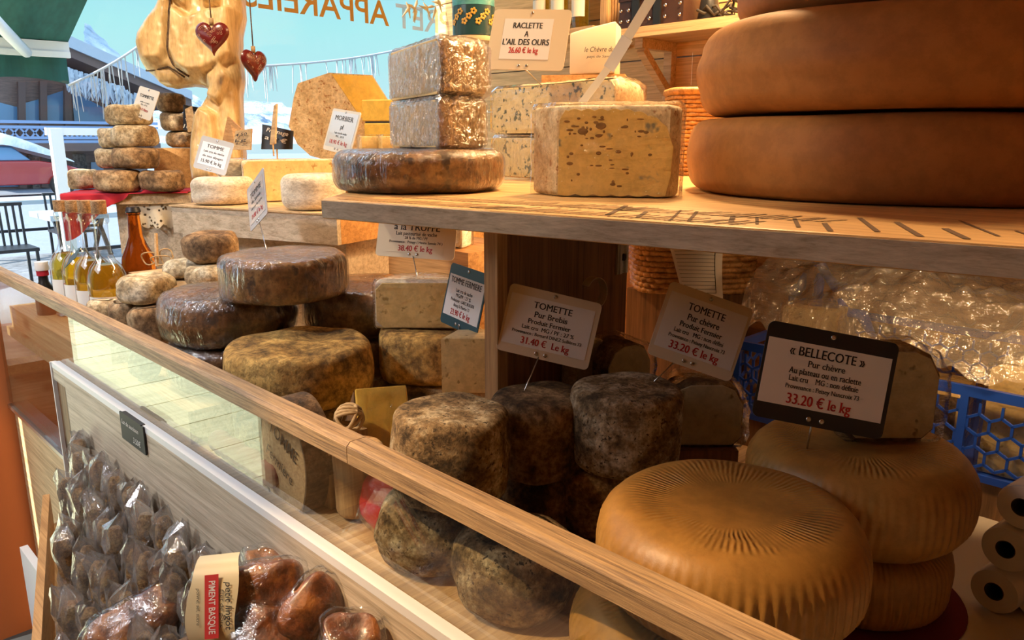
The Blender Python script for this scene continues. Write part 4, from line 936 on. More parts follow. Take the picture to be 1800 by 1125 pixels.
# lace
ml, nt, bb = newmat('lace'); bb.inputs['Base Color'].default_value = (.70, .62, .46, 1); bb.inputs['Roughness'].default_value = .9
vo = nd(nt, 'ShaderNodeTexVoronoi', Scale=95.); nt.links.new(objcoord(nt, rnd=False), vo.inputs['Vector']); rr = ramp(nt, vo.outputs['Distance'], [(.30, (0, 0, 0)), (.34, (1, 1, 1))]); nt.links.new(rr.outputs[0], bb.inputs['Alpha'])
def lc(u, t): return tf @ V((.14 + u * (LB - .10), .008 - .012 * math.sin(u * 21) * t, 1.2845 - t * (.052 + .012 * abs(math.sin(u * PI * 7)))))
o = B().grid(80, 12, lc).build_top('lace_cloth', ml, True); tag(o, 'cream lace cloth with eyelets hanging below the tommette board', 'lace')
def cheese_at(name, label, px0, px1, d, z, h, mt, grp, f=.016, amp=.005):
    d *= 1.04; p = atd((px0 + px1) / 2, 300, d); wheel(name, label, (p.x, p.y, z), (px1 - px0) / 2 * d / FPX, h, M[mt], f=f, amp=amp, freq=24, group=grp, seg=44)
tgp = 'tommettes piled on the board by the window'
z1 = 1.3190
orc = B().box((LB - .14, .262, 1.0085), (LB - .02, .42, 1.428), tf).build_top('orange_crate', M['orangewood']); tag(orc, 'small orange wooden crate lifting the right column of tommettes', 'crate')
for lab, a_, b_, d, z, h, mt in (
    ('pale tommette at the far left of the bottom row on the red cloth', 120, 172, 2.06, z1, .052, 'tommette_pale'),
    ('grey tommette in the middle of the bottom row on the red cloth', 167, 245, 1.955, z1, .055, 'tommette_brown'),
    ('brown tommette at the right end of the bottom row on the red cloth', 246, 320, 1.97, z1, .053, 'tommette_brown'),
    ('pale tommette second row up, peeking out at the left', 175, 236, 2.08, z1 + .056, .053, 'tommette_pale'),
    ('grey tommette with a pitted face, second row up', 202, 279, 1.985, z1 + .058, .055, 'tommette_brown'),
    ('pale tommette third row up, peeking out at the left', 182, 240, 2.10, z1 + .111, .053, 'tommette_pale'),
    ('pale crusty tommette third row up with an imprint on its side', 207, 282, 2.0, z1 + .115, .055, 'tommette_pale'),
    ('pale tommette at the top of the left column, under the white card', 200, 276, 2.03, z1 + .172, .052, 'tommette_pale')):
    cheese_at('tommette', lab, a_, b_, d, z, h, mt, tgp)
q = tf @ V((LB - .075, .34, 0))
for lab, dx, z, h, r, mt in (('brown tommette lowest of the right column, on the orange crate', .012, 1.429, .048, .050, 'tommette_brown'), ('dark brown tommette in the middle of the right column', .0, 1.4785, .052, .051, 'tommette_brown'), ('brown tommette on the very top of the right column', -.016, 1.532, .056, .040, 'tommette_brown')):
    p = q + e_ * dx; wheel('tommette', lab, (p.x, p.y, z), r, h, M[mt], f=.016, amp=.005, freq=24, group=tgp, seg=44)
# wheels on the pine box
bz = 1.2968
wheel('bloomy_wheel', 'white rinded wheel on the left of the pine box, below the grey card', (-1.885, .852, bz), .075, .066, M['chalkrind'], f=.02, amp=.002)
wheel('bloomy_wheel', 'white rinded wheel on the right of the pine box, beside the shelf end', (-1.590, .932, bz), .072, .080, M['chalkrind'], f=.022, amp=.002)
hp = atd(512, 330, 1.99); ha = math.atan2(hp.y, hp.x)
sector('half_cheese', 'tall pale half cheese standing behind the white rinded wheels on the box', (hp.x, hp.y), bz, .118, .106, ha - PI / 2 + .25, ha + PI / 2 + .25, M['chalkrind'], M['paste_cream'], bevel=.006, wrap=None)
hp2 = atd(410, 300, 2.0)
wheel('pale_cheese', 'pale wrapped cheese at the back of the box behind the grey card', (hp2.x, hp2.y, bz), .034, .108, M['chalkrind'], f=.012, amp=.002, wrap='film')
pp = atd(335, 285, 2.06)
# morbier crate and cheese
mc0, mc1 = atd(490, 300, 2.2), atd(745, 300, 2.2); e2 = mc1 - mc0; e2.z = 0; L2 = e2.length; e2.normalize(); n2_ = V((-e2.y, e2.x, 0)); n2_ = n2_ if n2_.dot(V((-.7, .7, 0))) > 0 else -n2_
mf = frame((mc0.x, mc0.y, 0), e2, n2_, Z_)
o = B().box((0, 0, .9505), (L2, .26, 1.392), mf).build_top('orange_crate', M['orangewood']); tag(o, 'tall orange crate carrying the upright half wheel with yellow cut', 'crate')
S_ = 2.2 / FPX
cen = atd(598, 205, 2.2); mx_ = (RIGHT * .90 + fh * .42).normalized(); thd = (RIGHT * .80 + fh * .60).normalized(); mn = V((mx_.y, -mx_.x, 0))
def mp(px, py): return ((px - 598) * S_ / .95, (205 - py) * S_)
face = [(583, 118), (532, 137), (524, 160), (513, 208), (525, 238), (545, 258), (575, 268), (612, 266), (628, 240), (631, 195)]
fr = frame((cen.x, cen.y, 1.394 + (266.5 - 205) * S_), mx_, Z_, mn)
pts = [mp(*p) for p in face][::-1]
tk = .135
mo = B(); m_ = len(pts)
vv = [fr @ V((x, y, 0)) for x, y in pts]; off = thd * tk
vv = [V((p.x, p.y, max(p.z, 1.3935))) for p in vv]
mo.add(vv + [p + off for p in vv], [list(range(m_)), [m_ + k for k in range(m_)][::-1]] + [[k, m_ + k, m_ + (k + 1) % m_, (k + 1) % m_] for k in range(m_)])
morb = mo.build_top('half_cheese', M['morbierrind']); tag(morb, 'large half wheel standing upright by the window, buff rind and yellow cut side', 'cheese')
# yellow cut side between the chord ends (583,118) and (631,195)
i0, i1 = pts.index(mp(583, 118)), pts.index(mp(631, 195))
pa, pb = vv[i0], vv[i1]; nrm = (pb - pa).cross(off).normalized(); nrm = nrm if nrm.dot(EYEP - pa) > 0 else -nrm
ins = .006
cf = [pa.lerp(pb, .03) + off * .04, pa.lerp(pb, .97) + off * .04, pa.lerp(pb, .97) + off * .96, pa.lerp(pb, .03) + off * .96]
B().add([p - nrm * .001 for p in cf] + [p + nrm * .0015 for p in cf], [[0, 1, 2, 3], [7, 6, 5, 4], [0, 4, 5, 1], [1, 5, 6, 2], [2, 6, 7, 3], [3, 7, 4, 0]]).build_at('cut_face', M['paste_yellow'], morb)
i2 = pts.index(mp(612, 266)); pa2, pb2 = vv[i1], vv[i2]
# small morbier piece with ash line
wp = atd(668, 232, 2.02); we = (RIGHT * .95 - fh * .3).normalized(); wn_ = V((-we.y, we.x, 0)); wn_ = wn_ if wn_.dot(fh) > 0 else -wn_
wf = frame((wp.x, wp.y, 1.4), we, wn_, Z_); 
o = B().box((-.055, 0, .9505), (.058, .112, 1.4485), frame((wp.x, wp.y, 0), we, wn_, Z_)).build_top('riser_crate', M['pine_grey']); tag(o, 'narrow pine riser crate behind the film wrapped stack', 'riser')
mb = empty('morbier_piece', (wp.x, wp.y, 1.449), 'bright yellow cheese piece with a dark ash line, leaning by the upright half wheel', 'cheese')
z_ = 1.449
wf = frame((wp.x, wp.y, 0), we, wn_, Z_)
B().prism([(-.045, 0), (.07, -.0), (.07, .10), (-.02, .10)], z_, z_ + .046, .003, wf).build_at('lower_half', M['paste_yellow'], mb)
B().prism([(-.043, .002), (.069, .001), (.069, .099), (-.02, .099)], z_ + .0462, z_ + .0502, 0, wf).build_at('ash_layer', M['ash'], mb)
B().prism([(-.050, 0), (.07, -.0), (.07, .10), (-.025, .10)], z_ + .0504, z_ + .105, .003, wf).build_at('upper_half', M['paste_yellow'], mb)
# little film wrapped pieces before the upright half
for lab, px, d, hh in (('small film wrapped cheese piece left of the silvery wrapped stack', 650, 1.86, .05), ('small tan rind piece in film right beside the silvery wrapped stack', 686, 1.83, .05)):
    p = atd(px, 265, d); wedge('cheese_piece', lab, [(p.x - .03, p.y - .012), (p.x + .012, p.y - .03), (p.x + .034, p.y + .012), (p.x - .01, p.y + .034)], 1.410, 1.410 + hh, M['chalkrind'], M['paste_cream'], wrap='film')
    o = B().box((p.x - .028, p.y - .028, bz), (p.x + .028, p.y + .028, 1.4095)).build_top('riser_crate', M['pine_grey']); tag(o, 'upright pine riser under the ' + lab[:lab.index(' piece') + 6] + (' at left' if px < 670 else ' at right'), 'riser')

# ------------------------------------------------------------------ price cards
def card(label, TL, TR, BL, cmat, paper, lines, foot, pmat='paper', stickm='steel', holes=True, cat='price card', depth=.0016, rad=.07, stick_from=None, serif=True):
    tl, tr, bl_ = atd(*TL), atd(*TR), atd(*BL)
    ex = (tr - tl); Wd = ex.length; ex.normalize(); dn = bl_ - tl; H = dn.length; ey = -(dn - ex * dn.dot(ex)).normalized(); ez = ex.cross(ey).normalized()
    cen = (tr + bl_) / 2; fr = frame(cen, ex, ey, ez)
    foot = V(foot) if foot is not None else None
    root = empty('price_card', foot if foot is not None else cen - ey * H / 2, label, cat)
    def rr_(x0, y0, x1, y1, r, n=5):
        o = []
        for cx, cy, a in ((x1 - r, y1 - r, 0), (x0 + r, y1 - r, 90), (x0 + r, y0 + r, 180), (x1 - r, y0 + r, 270)):
            for i in range(n + 1): t = math.radians(a + 90 * i / n); o.append((cx + r * math.cos(t), cy + r * math.sin(t)))
        return o
    B().prism(rr_(-Wd / 2, -H / 2, Wd / 2, H / 2, H * rad), -depth, 0, 0, fr).build_at('card', cmat, root)
    if paper:
        u0, v0, u1, v1 = paper
        B().box((-Wd / 2 + u0 * Wd, H / 2 - v1 * H, .0001), (-Wd / 2 + u1 * Wd, H / 2 - v0 * H, .0005), fr).build_at('paper', M[pmat], root)
    for col, nm in (('k', 'lettering'), ('r', 'price'), ('w', 'lettering')):
        b = B(); any_ = False
        for L in lines:
            s_, v, cap, wf_, c_ = L[:5]; cap = cap * 1.12; wf_ = min(wf_ * 1.04, .9); uc = L[5] if len(L) > 5 else .5; sh_ = L[6] if len(L) > 6 else 0
            if c_ != col: continue
            any_ = True; put_text(b, s_, fr, -Wd / 2 + uc * Wd, H / 2 - v * H - cap * H / 2, cap * H, wf_ * Wd, .0008, bold=0., shear=sh_, serif=serif, heavy=.035 if c_ == 'r' or not serif else .022)
        if any_: b.build_at(nm, M[{'k': 'ink', 'r': 'redink', 'w': 'chalk'}[col]], root)
    if holes:
        for u, v in ((.5, .06), (.43, .93), (.53, .93)):
            b = B().lathe([(0, .0012), (.0012, .0012), (.0026, .0010), (.0028, .0001)], 12, fr=fr @ Matrix.Translation((-Wd / 2 + u * Wd, H / 2 - v * H, 0)))
            b.build_at('eyelet', M['steel'], root, True)
    if foot is not None:
        top = fr @ V((-Wd / 2 + (stick_from or .47) * Wd, -H / 2 + .07 * H, -depth - .0012))
        B().tube([foot - V((0, 0, .012)), top], .0011, 8).build_at('stick', M[stickm], root, True)
    return root
pc_ = (.05, .15, .95, .86)
card('cream card on a thin stick headed RACLETTE A L\'AIL DES OURS', (868, 16, 1.52), (1004, 17, 1.48), (854, 121, 1.5), M['card_cream'], (.16, .16, .79, .83),
     [('RACLETTE', .27, .085, .36, 'k', .47), ('A', .41, .085, .048, 'k', .47), ("L'AIL DES OURS", .545, .088, .57, 'k', .475), ('26.60 € le kg', .68, .085, .36, 'r', .46)], (rc.x - .02, rc.y + .02, SZ + .193), serif=False)
p = EYEP
card('white card headed MORBIER, angled in front of the upright half wheel', (583, 190, 1.80), (632, 198, 1.70), (570, 262, 1.80), M['card_white'], (.05, .06, .95, .90),
     [('MORBIER', .20, .10, .62, 'k'), ('pf', .40, .10, .10, 'k'), ('Lait cru de vache', .55, .045, .42, 'k'), ('MG : 30 %', .63, .04, .28, 'k'), ('18.90 € le kg', .77, .085, .60, 'r')], (-1.60, 1.02, bz + .104), 'paper_gloss')
card('narrow seen slate card with glossy glare, stuck in the topmost wrapped wheel', (434, 334, 1.62), (463, 293, 1.46), (440, 408, 1.62), M['card_grey'], (.06, .10, .94, .88),
     [('TOMME', .26, .10, .6, 'k'), ('de Savoie', .42, .07, .5, 'k'), ('Lait cru de vache', .56, .05, .6, 'k'), ('19.80 € le kg', .74, .09, .6, 'r')], (-1.275, .650, 1.2545), 'paper_gloss', 'blackm' if False else 'steel')
card('cream card headed TOMETTE Pur Brebis, priced 31.40', (903, 498, 1.035), (1064, 536, 1.035), (866, 612, 1.03), M['card_cream'], (.035, .13, .945, .87),
     [('TOMETTE', .235, .085, .40, 'k'), ('Pur Brebis', .37, .075, .34, 'k'), ('Produit Fermier', .48, .062, .44, 'k'), ('Lait cru  MG / PF : 27 %', .575, .052, .54, 'k', .5), ('Provenance : Bernard DINEZ Sollières 73', .66, .042, .72, 'k', .5), ('31.40 €  Le kg', .775, .088, .50, 'r', .5)], (-.665, .672, 1.131))
card('tilted cream card headed TOMETTE Pur chèvre, priced 33.20', (1197, 502, .985), (1343, 553, .985), (1119, 612, .98), M['card_cream'], (.045, .12, .965, .86),
     [('TOMETTE', .235, .085, .42, 'k'), ('Pur chèvre', .37, .075, .36, 'k'), ('Produit Fermier', .48, .062, .48, 'k'), ('Lait cru   MG : non défini', .575, .050, .56, 'k'), ('Provenance : Peisey Nancroix 73', .66, .044, .64, 'k'), ('33.20 € le kg', .775, .090, .56, 'r')], (-.545, .775, 1.150), stick_from=.36)
card('black framed card with a price of 33.20 on the rear ribbed wheel', (1346, 561, .80), (1575, 604, .795), (1328, 731, .80), M['card_black'], (.02, .165, .965, .835),
     [('« BELLECOTE »', .255, .085, .55, 'k', .48), ('Pur chèvre', .37, .058, .27, 'k', .49), ('Au plateau ou en raclette', .46, .056, .53, 'k', .49), ('Lait cru    MG : non définie', .54, .052, .51, 'k', .49), ('Provenance : Peisey Nancroix 73', .625, .042, .54, 'k', .49), ('33.20 € le kg', .75, .095, .47, 'r', .48)], tuple(atz(1417, 786, 1.130)))
card('cream card headed à la TRUFFE, half hidden by the shelf edge', (667, 362, 1.42), (804, 370, 1.40), (662, 449, 1.41), M['card_cream'], (.13, .06, .86, .90),
     [('TOMME', .20, .12, .5, 'k'), ('à la TRUFFE', .385, .12, .56, 'k'), ('Lait pasteurisé de vache', .52, .065, .50, 'k'), ('28 % de MG / PF', .605, .05, .28, 'k'), ('Provenance : Pringy ( Haute Savoie 74 )', .69, .045, .65, 'k'), ('38.40 € le kg', .815, .10, .42, 'r')], (HC.x + fh.x * .03, HC.y + fh.y * .03, 1.2145), 'card_cream')
card('slate blue card headed TOMME FERMIERE, priced 23.90', (788, 460, 1.24), (853, 482, 1.15), (779, 566, 1.235), M['card_teal'], (.04, .17, .97, .84),
     [('TOMME FERMIERE', .25, .085, .78, 'k'), ('Lait cru de vache', .40, .05, .42, 'k'), ('MG/PF : 27 %', .48, .05, .38, 'k'), ('Producteur : GAEC BULLIER', .56, .045, .60, 'k'), ('Bourg St Maurice 73', .64, .045, .40, 'k'), ('23.90 € le kg', .755, .085, .50, 'r')], tuple(((pA + pB_) / 2 + wn0 * .03 - we_ * .012).to_2d()) + (zt_ + .0855,))
card('small white card headed TOMMETTE on the tommette pile by the window', (244, 150, 2.06), (279, 161, 2.01), (231, 201, 2.06), M['card_white'], None,
     [('TOMMETTE', .28, .09, .66, 'k'), ('au lait cru de vache', .48, .04, .44, 'k'), ('MG : 27 %', .57, .04, .3, 'k'), ('5.90 € Pièce', .72, .075, .5, 'r')], tuple(atd(247, 232, 2.07)))
card('grey framed card with washed out glare above the left white rinded wheel', (354, 237, 1.92), (411, 252, 1.90), (340, 294, 1.92), M['card_grey'], (.09, .16, .92, .84),
     [('TOMME', .26, .09, .5, 'k'), ('Lait cru de vache', .42, .06, .6, 'k'), ('de nos alpages', .56, .06, .6, 'k'), ('15.90 € le kg', .72, .09, .6, 'k')], tuple(V((-1.875, .862, bz + .0665))), 'paper_gloss')
# wooden and black tags by the window
def tagboard(label, quad, mat_, th=.004, text=None, tm='ink', foot=None):
    P_ = [atd(*q) for q in quad]; n_ = (P_[1] - P_[0]).cross(P_[-1] - P_[0]).normalized() * th; m_ = len(P_)
    root = empty('wooden_tag' if mat_ in ('pine', 'orangewood') else 'slate_tag', (P_[-1] + P_[-2]) / 2, label, 'tag')
    B().add(P_ + [p + n_ for p in P_], [list(range(m_)), [m_ + k for k in range(m_)][::-1]] + [[k, m_ + k, m_ + (k + 1) % m_, (k + 1) % m_] for k in range(m_)]).build_at('tag_board', M[mat_], root)
    if text:
        ex = (P_[1] - P_[0]); W_ = ex.length; ex.normalize(); dn = P_[-1] - P_[0]; H_ = dn.length; ey = -(dn - ex * dn.dot(ex)).normalized(); ez = ex.cross(ey)
        if ez.dot(EYEP - P_[0]) < 0: ez = -ez
        b = B()
        for i, t in enumerate(text): put_text(b, t, frame((P_[0] + P_[1] + P_[-1] + P_[-2]) / 4, ex, ey, ez), 0, H_ * (.16 - .3 * i), H_ * .16, W_ * .7, .0055, .01, .2)
        b.build_at('handwriting', M[tm], root)
    B().bar((P_[-1] + P_[-2]) / 2 + n_ * .5, (P_[-1] + P_[-2]) / 2 + n_ * .5 - V((0, 0, .03)), .003).build_at('stick', M['pine'], root)
tagboard('pointed light wooden tag leaning behind the grey card', [(388, 262, 2.05), (400, 204, 2.05), (424, 226, 2.02), (412, 262, 2.0)], 'orangewood')
tagboard('light wooden tag with handwritten price behind the grey card', [(414, 230, 2.0), (442, 226, 1.97), (440, 263, 1.97), (408, 263, 2.0)], 'pine', text=['4.50', 'kg'])
tagboard('black tag with a written paper slip beside the tommette column', [(322, 184, 2.26), (357, 190, 2.26), (354, 232, 2.24), (322, 228, 2.26)], 'card_black', text=['Lot', '4 pour', '10 €'], tm='chalk')
tagboard('black tag with a tan slip standing before the window', [(461, 218, 2.0), (515, 230, 1.98), (513, 262, 1.98), (459, 262, 2.0)], 'card_black', text=['Fromage', 'a 2 €'], tm='paper')
tagboard('tan wooden tag with rounded end beside the tommette column', [(325, 192, 2.2), (337, 186, 2.2), (346, 230, 2.2), (330, 232, 2.2)], 'pine')
tagboard('thin wooden tag seen edge on before the black tag', [(481, 186, 1.96), (486, 182, 1.94), (483, 252, 1.94), (474, 254, 1.96)], 'pine')

# ------------------------------------------------------------------ bottles
def bottle(label, x, y, z, H, r, tilt_lab=False, lab_text=None):
    root = empty('glass_bottle', (x, y, z), label, 'bottle', 'bottles of golden spirit by the window', math.atan2(y, x) + PI)
    nr = .0135
    outer = [(0, .0), (r * .9, 0), (r, .006), (r, H * .42), (r * .96, H * .47), (r * .8, H * .53), (r * .5, H * .58), (nr * 1.15, H * .63), (nr, H * .70), (nr, H * .86), (nr * 1.25, H * .87), (nr * 1.25, H * .895), (nr, H * .90), (nr, H * .905)]
    B().lathe(outer, 36).build('glass', M['bottleglass'], root, (0, 0, 0), 50)
    k = r - .004
    B().lathe([(0, .008), (k * .92, .008), (k, .014), (k, H * .41), (k * .95, H * .465), (k * .78, H * .52), (k * .6, H * .548), (0, H * .548)], 32).build('golden_liquid', M['oil_gold'], root, (0, 0, 0), 50)
    B().lathe([(0, H * .905), (nr * 1.12, H * .905), (nr * 1.16, H * .91), (nr * 1.16, H * .997), (nr * 1.08, H), (0, H)], 24).build('cork_cap', M['cork'], root, (0, 0, 0), 40)
    B().lathe([(nr * 1.06, H * .835), (nr * 1.3, H * .85), (nr * 1.3, H * .90)], 24).build('neck_ring', M['bottleglass'], root, (0, 0, 0), True)
    lb = B(); n = 24; z0, z1 = H * .10, H * .33
    lb.grid(n, 2, lambda u, t: V(((r + .0006) * math.cos((u - .5) * 2.4), (r + .0006) * math.sin((u - .5) * 2.4), z0 + (z1 - z0) * t)))
    lo = lb.build('paper_label', M['paper'], root, (0, 0, 0), True)
    tx = B(); vs, fs, wd = textmesh('EPI', .006); cap = .018
    tx.add([V(((r + .0011) * math.cos(v.x / .7 * cap / r), (r + .0011) * math.sin(v.x / .7 * cap / r), z1 - .026 + v.y / .7 * cap)) for v in vs], fs)
    tx.build('lettering', M['redink'], lo, (0, 0, 0))
    return root
bl_ = [(104, 1.945), (126, 1.86), (148, 1.775), (172, 1.69)]
names_ = ['farthest of the four cork stoppered bottles, closest to the window', 'second cork stoppered bottle of golden spirit from the window', 'third cork stoppered bottle from the window, a small dark tag on its shoulder', 'nearest cork stoppered bottle of the four, darkest golden liquid']
for (px, d), nm in zip(bl_, names_):
    p = atd(px, 352, d); bottle(nm, p.x, p.y, 1.0086, p.z - 1.0086, .0415)
p = atd(128, 452, 1.715)
b = B(); b.add([p + RIGHT * .014 * i + V((0, 0, .010 * j + .012 * i)) + fh * (.012 * j) for i, j in ((-1, -1), (1, -1), (1, 1), (-1, 1))] + [p + RIGHT * .014 * i + V((0, 0, .010 * j + .012 * i - .001)) + fh * (.012 * j + .001) for i, j in ((-1, -1), (1, -1), (1, 1), (-1, 1))], [[0, 1, 2, 3], [7, 6, 5, 4], [0, 4, 5, 1], [1, 5, 6, 2], [2, 6, 7, 3], [3, 7, 4, 0]])
tag(b.build_top('shelf_tag', M['card_teal']), 'little slate tag resting on the shoulder of the third bottle', 'tag')
# beer bottle
p = atd(233, 364, 1.90); zb = 1.0086; H = p.z - zb
br_ = empty('beer_bottle', (p.x, p.y, zb), 'brown amber glass beer bottle beside the golden spirit bottles', 'bottle')
r = .040; nr = .0135
B().lathe([(0, 0), (r * .95, 0), (r, .008), (r, H * .50), (r * .93, H * .57), (r * .62, H * .66), (nr * 1.25, H * .74), (nr, H * .93), (nr * 1.2, H * .935), (nr * 1.2, H * .955), (0, H * .955)], 36).build('glass', M['beer_glass'], br_, (0, 0, 0), 50)
B().lathe([(0, H * .953), (nr * 1.25, H * .953), (nr * 1.35, H * .962), (nr * 1.1, H), (0, H)], 21).build('crown_cap', M['blackmetal'], br_, (0, 0, 0), 30)
B().lathe([(r + .0008, H * .1), (r + .0008, H * .42)], 36).build('paper_label', M['paper'], br_, (0, 0, 0), True)
p = atd(72, 460, 1.98); jr = empty('small_bottle', (p.x, p.y, 1.0086), 'small dark bottle with a white and red cap left of the spirit bottles', 'bottle'); H = p.z + .0 - 1.0086
B().lathe([(0, 0), (.024, 0), (.025, .004), (.025, H * .45), (.012, H * .62), (.011, H * .74), (0, H * .74)], 28).build('glass', M['card_black'], jr, (0, 0, 0), 40)
B().lathe([(0, H * .74), (.014, H * .74), (.014, H * .84), (0, H * .84)], 24).build('red_band', M['redcloth'], jr, (0, 0, 0), 40)
B().lathe([(0, H * .84), (.0155, H * .84), (.0165, H * .87), (.0155, H), (0, H)], 24).build('white_cap', M['white_paint'], jr, (0, 0, 0), 40)
# little wood clip tag with twine
p = atd(276, 468, 1.74)
tt = empty('twine_tag', p, 'small upright wooden slat tied with twine among the dusty tommes', 'tag')
q = atd(274, 410, 1.74); B().bar(p, q, .010, .004, up=RIGHT).build_at('slat', M['pine'], tt)
b = B()
for k, (rx, rz, dx) in enumerate(((.018, .014, -.016), (.024, .010, .010), (.014, .018, .022))):
    b.tube([p + RIGHT * (dx + rx * math.cos(t * .4)) + V((0, 0, .004 + rz + rz * math.sin(t * .4))) + fh * (.006 * math.sin(t * .9)) for t in range(17)], .0016, 6)
b.build_at('twine_bow', M['twine'], tt, True)

# ------------------------------------------------------------------ sausage crate on the front of the counter
cr = empty('sausage_crate', (-1.3, .35, .45), 'long pine crate of sausages fixed to the front of the counter', 'crate')
B().box((-1.82, .431, .47), (.7, .441, .954), None).build_at('back_board', M['pine_grey'], cr)
B().box((-1.905, .436, .47), (-1.8205, .441, .925), None).build_at('end_gap_board', M['bark'] if False else M['planks_dark'], cr)
B().box((-1.905, .431, .9255), (-1.8205, .441, .954), None).build_at('top_batten', M['pine_grey'], cr)
B().box((-1.905, .430, .9545), (.7, .4465, .966)).box((-1.911, .428, .56), (-1.9055, .441, .966)).build_at('edge_strip', M['white_paint'], cr)
F0, F1 = V((-1.915, .392, 0)), V((-.55, .015, 0)); fd = (F1 - F0).normalized(); fn_ = V((-fd.y, fd.x, 0)); LF = (F1 - F0).length
cf_ = frame(F0, fd, fn_, Z_)
B().box((0, -.014, .31), (LF, 0, .655), cf_).build_at('front_board', M['orangewood'], cr)
B().box((.14, -.030, .30), (LF, -.0145, .56), cf_).build_at('lower_plank', M['pine'], cr)
B().add([V((-1.90, .4305, .60)), F0 + V((0, 0, .58)), F1 + V((0, 0, .33)), V((-.3, .4305, .56)), V((-1.90, .4305, .59)), F0 + V((0, 0, .57)), F1 + V((0, 0, .32)), V((-.3, .4305, .55))], [[0, 1, 2, 3], [7, 6, 5, 4], [0, 4, 5, 1], [1, 5, 6, 2], [2, 6, 7, 3], [3, 7, 4, 0]]).build_at('crate_floor', M['pine'], cr)
# chalk sign on the back board
s0, s1, s2 = aty(209, 708, .428), aty(251, 741, .428), aty(211, 742, .428)
slt = empty('chalk_sign', (s0 + s1) / 2, 'small black slate price sign hung on the crate back board', 'sign')
sw = abs(s1.x - s0.x); shh = .052
B().box((s0.x, .4265, .966 - shh), (s0.x + sw, .4295, .966)).box((s0.x + .01, .4265, .966), (s0.x + sw - .01, .4345, .9675)).build_at('slate_board', M['slate'], slt)
b = B(); fr = frame(V((s0.x + sw / 2, .4262, .966 - shh / 2)), V((1, 0, 0)), V((0, 0, 1)), V((0, -1, 0)))
put_text(b, 'Lot de saucisson', fr, -.008, .006, .009, sw * .70, .0003, .006, .25); put_text(b, '3.50€', fr, .02, -.018, .011, sw * .30, .0003, .006, .2)
b.build_at('chalk_writing', M['chalk'], slt)
# bagged salami sticks
def salami_mesh(seed, kind):
    rnd = random.Random(seed); b = B(); n = 14; L = .19; rr = .0158
    prof = [(0, 0), (rr * .6, .001), (rr, .012)] + [(rr * (1 + .05 * rnd.uniform(-1, 1)), .012 + (L - .05) * i / 8) for i in range(1, 8)] + [(rr * .9, L - .026), (rr * .5, L - .012), (0, L - .01)]
    if kind == 'salami':
        b.lathe(prof, 18, fn=lambda p: jig(jig(p, 60, .0022, seed), 18, .003, seed + 2)); return b
    # crumpled bag: faceted tube pinched to a flat seal at the top
    rows = []; nz = 11; m_ = 9; H = L + .010
    for j in range(nz):
        t = j / (nz - 1); z = -.001 + H * t; k = 1 if t < .84 else math.sqrt(max(0., 1 - ((t - .84) / .16) ** 2))
        ax = (rr + .0034) * (.42 + .58 * k); ay = (rr + .0034) * max(.10, k)
        for i in range(m_):
            a = 2 * PI * (i + .5 * (j % 2)) / m_; q = V((ax * math.cos(a), ay * math.sin(a) + (.012 * (1 - k)), z))
            w_ = 1 if j else .4
            rows.append(q + V((rnd.uniform(-1, 1), rnd.uniform(-1, 1), rnd.uniform(-1, 1) * 1.6)) * .0046 * w_)
    f = []
    for j in range(nz - 1):
        for i in range(m_):
            a0, a1, b0, b1 = j * m_ + i, j * m_ + (i + 1) % m_, (j + 1) * m_ + i, (j + 1) * m_ + (i + 1) % m_
            f += [[a0, a1, b1], [a0, b1, b0]] if j % 2 else [[a0, a1, b0], [a1, b1, b0]]
    b.add(rows, f); return b
vars_ = []
for k in range(5):
    s_ = salami_mesh(k * 7 + 1, 'salami').build('salami_tmp', M['salami'], None, (0, 0, 0), True); g_ = salami_mesh(k * 5 + 2, 'bag').build('bag_tmp', M['bagfilm'], None, (0, 0, 0), False)
    vars_.append((s_.data, g_.data)); bpy.data.objects.remove(s_); bpy.data.objects.remove(g_)
ORD = ['first', 'second', 'third', 'fourth', 'fifth', 'sixth', 'seventh', 'eighth', 'ninth', 'tenth', 'eleventh', 'twelfth', 'thirteenth', 'fourteenth', 'fifteenth', 'sixteenth', 'seventeenth', 'eighteenth', 'nineteenth', 'twentieth', 'twenty first', 'twenty second', 'twenty third', 'twenty fourth']
ROWN = ['against the back board', 'second from the back board', 'third from the back board', 'fourth from the back board', 'fifth from the back board', 'sixth from the back board', 'seventh from the back board']
rnd = random.Random(77)
for row in range(7):
    y = .399 - row * .042; col = 0
    for i in range(24):
        x = -1.80 + i * .0455 + (.0228 if row % 2 else 0)
        yf = F0.y + (x - F0.x) * (F1.y - F0.y) / (F1.x - F0.x)
        zt0_ = .880 - (.408 - y) * .95 + rnd.uniform(-.012, .010)
        ppx, ppy, _ = proj((x, y, zt0_))
        if y < yf + .034 or ppx < 118 - (ppy - 720) * .11 or ppx > 470 or ppy < 712: continue
        if ppx > 330 and ppy > 985: continue
        z = zt0_ - .20
        s_, g_ = vars_[rnd.randrange(5)]
        o = bpy.data.objects.new('bagged_salami', s_); o.location = (x + rnd.uniform(-.002, .002), y + rnd.uniform(-.002, .002), z)
        o.rotation_euler = (rnd.uniform(-.06, .06), rnd.uniform(-.10, .02), rnd.uniform(0, 6.28)); link(o)
        gb = bpy.data.objects.new('clear_bag', g_); link(gb, o)
        tag(o, 'bagged salami stick in the row ' + ROWN[row] + ', ' + ORD[col] + ' from the window end', 'salami', 'bagged salami sticks standing in the crate'); col += 1
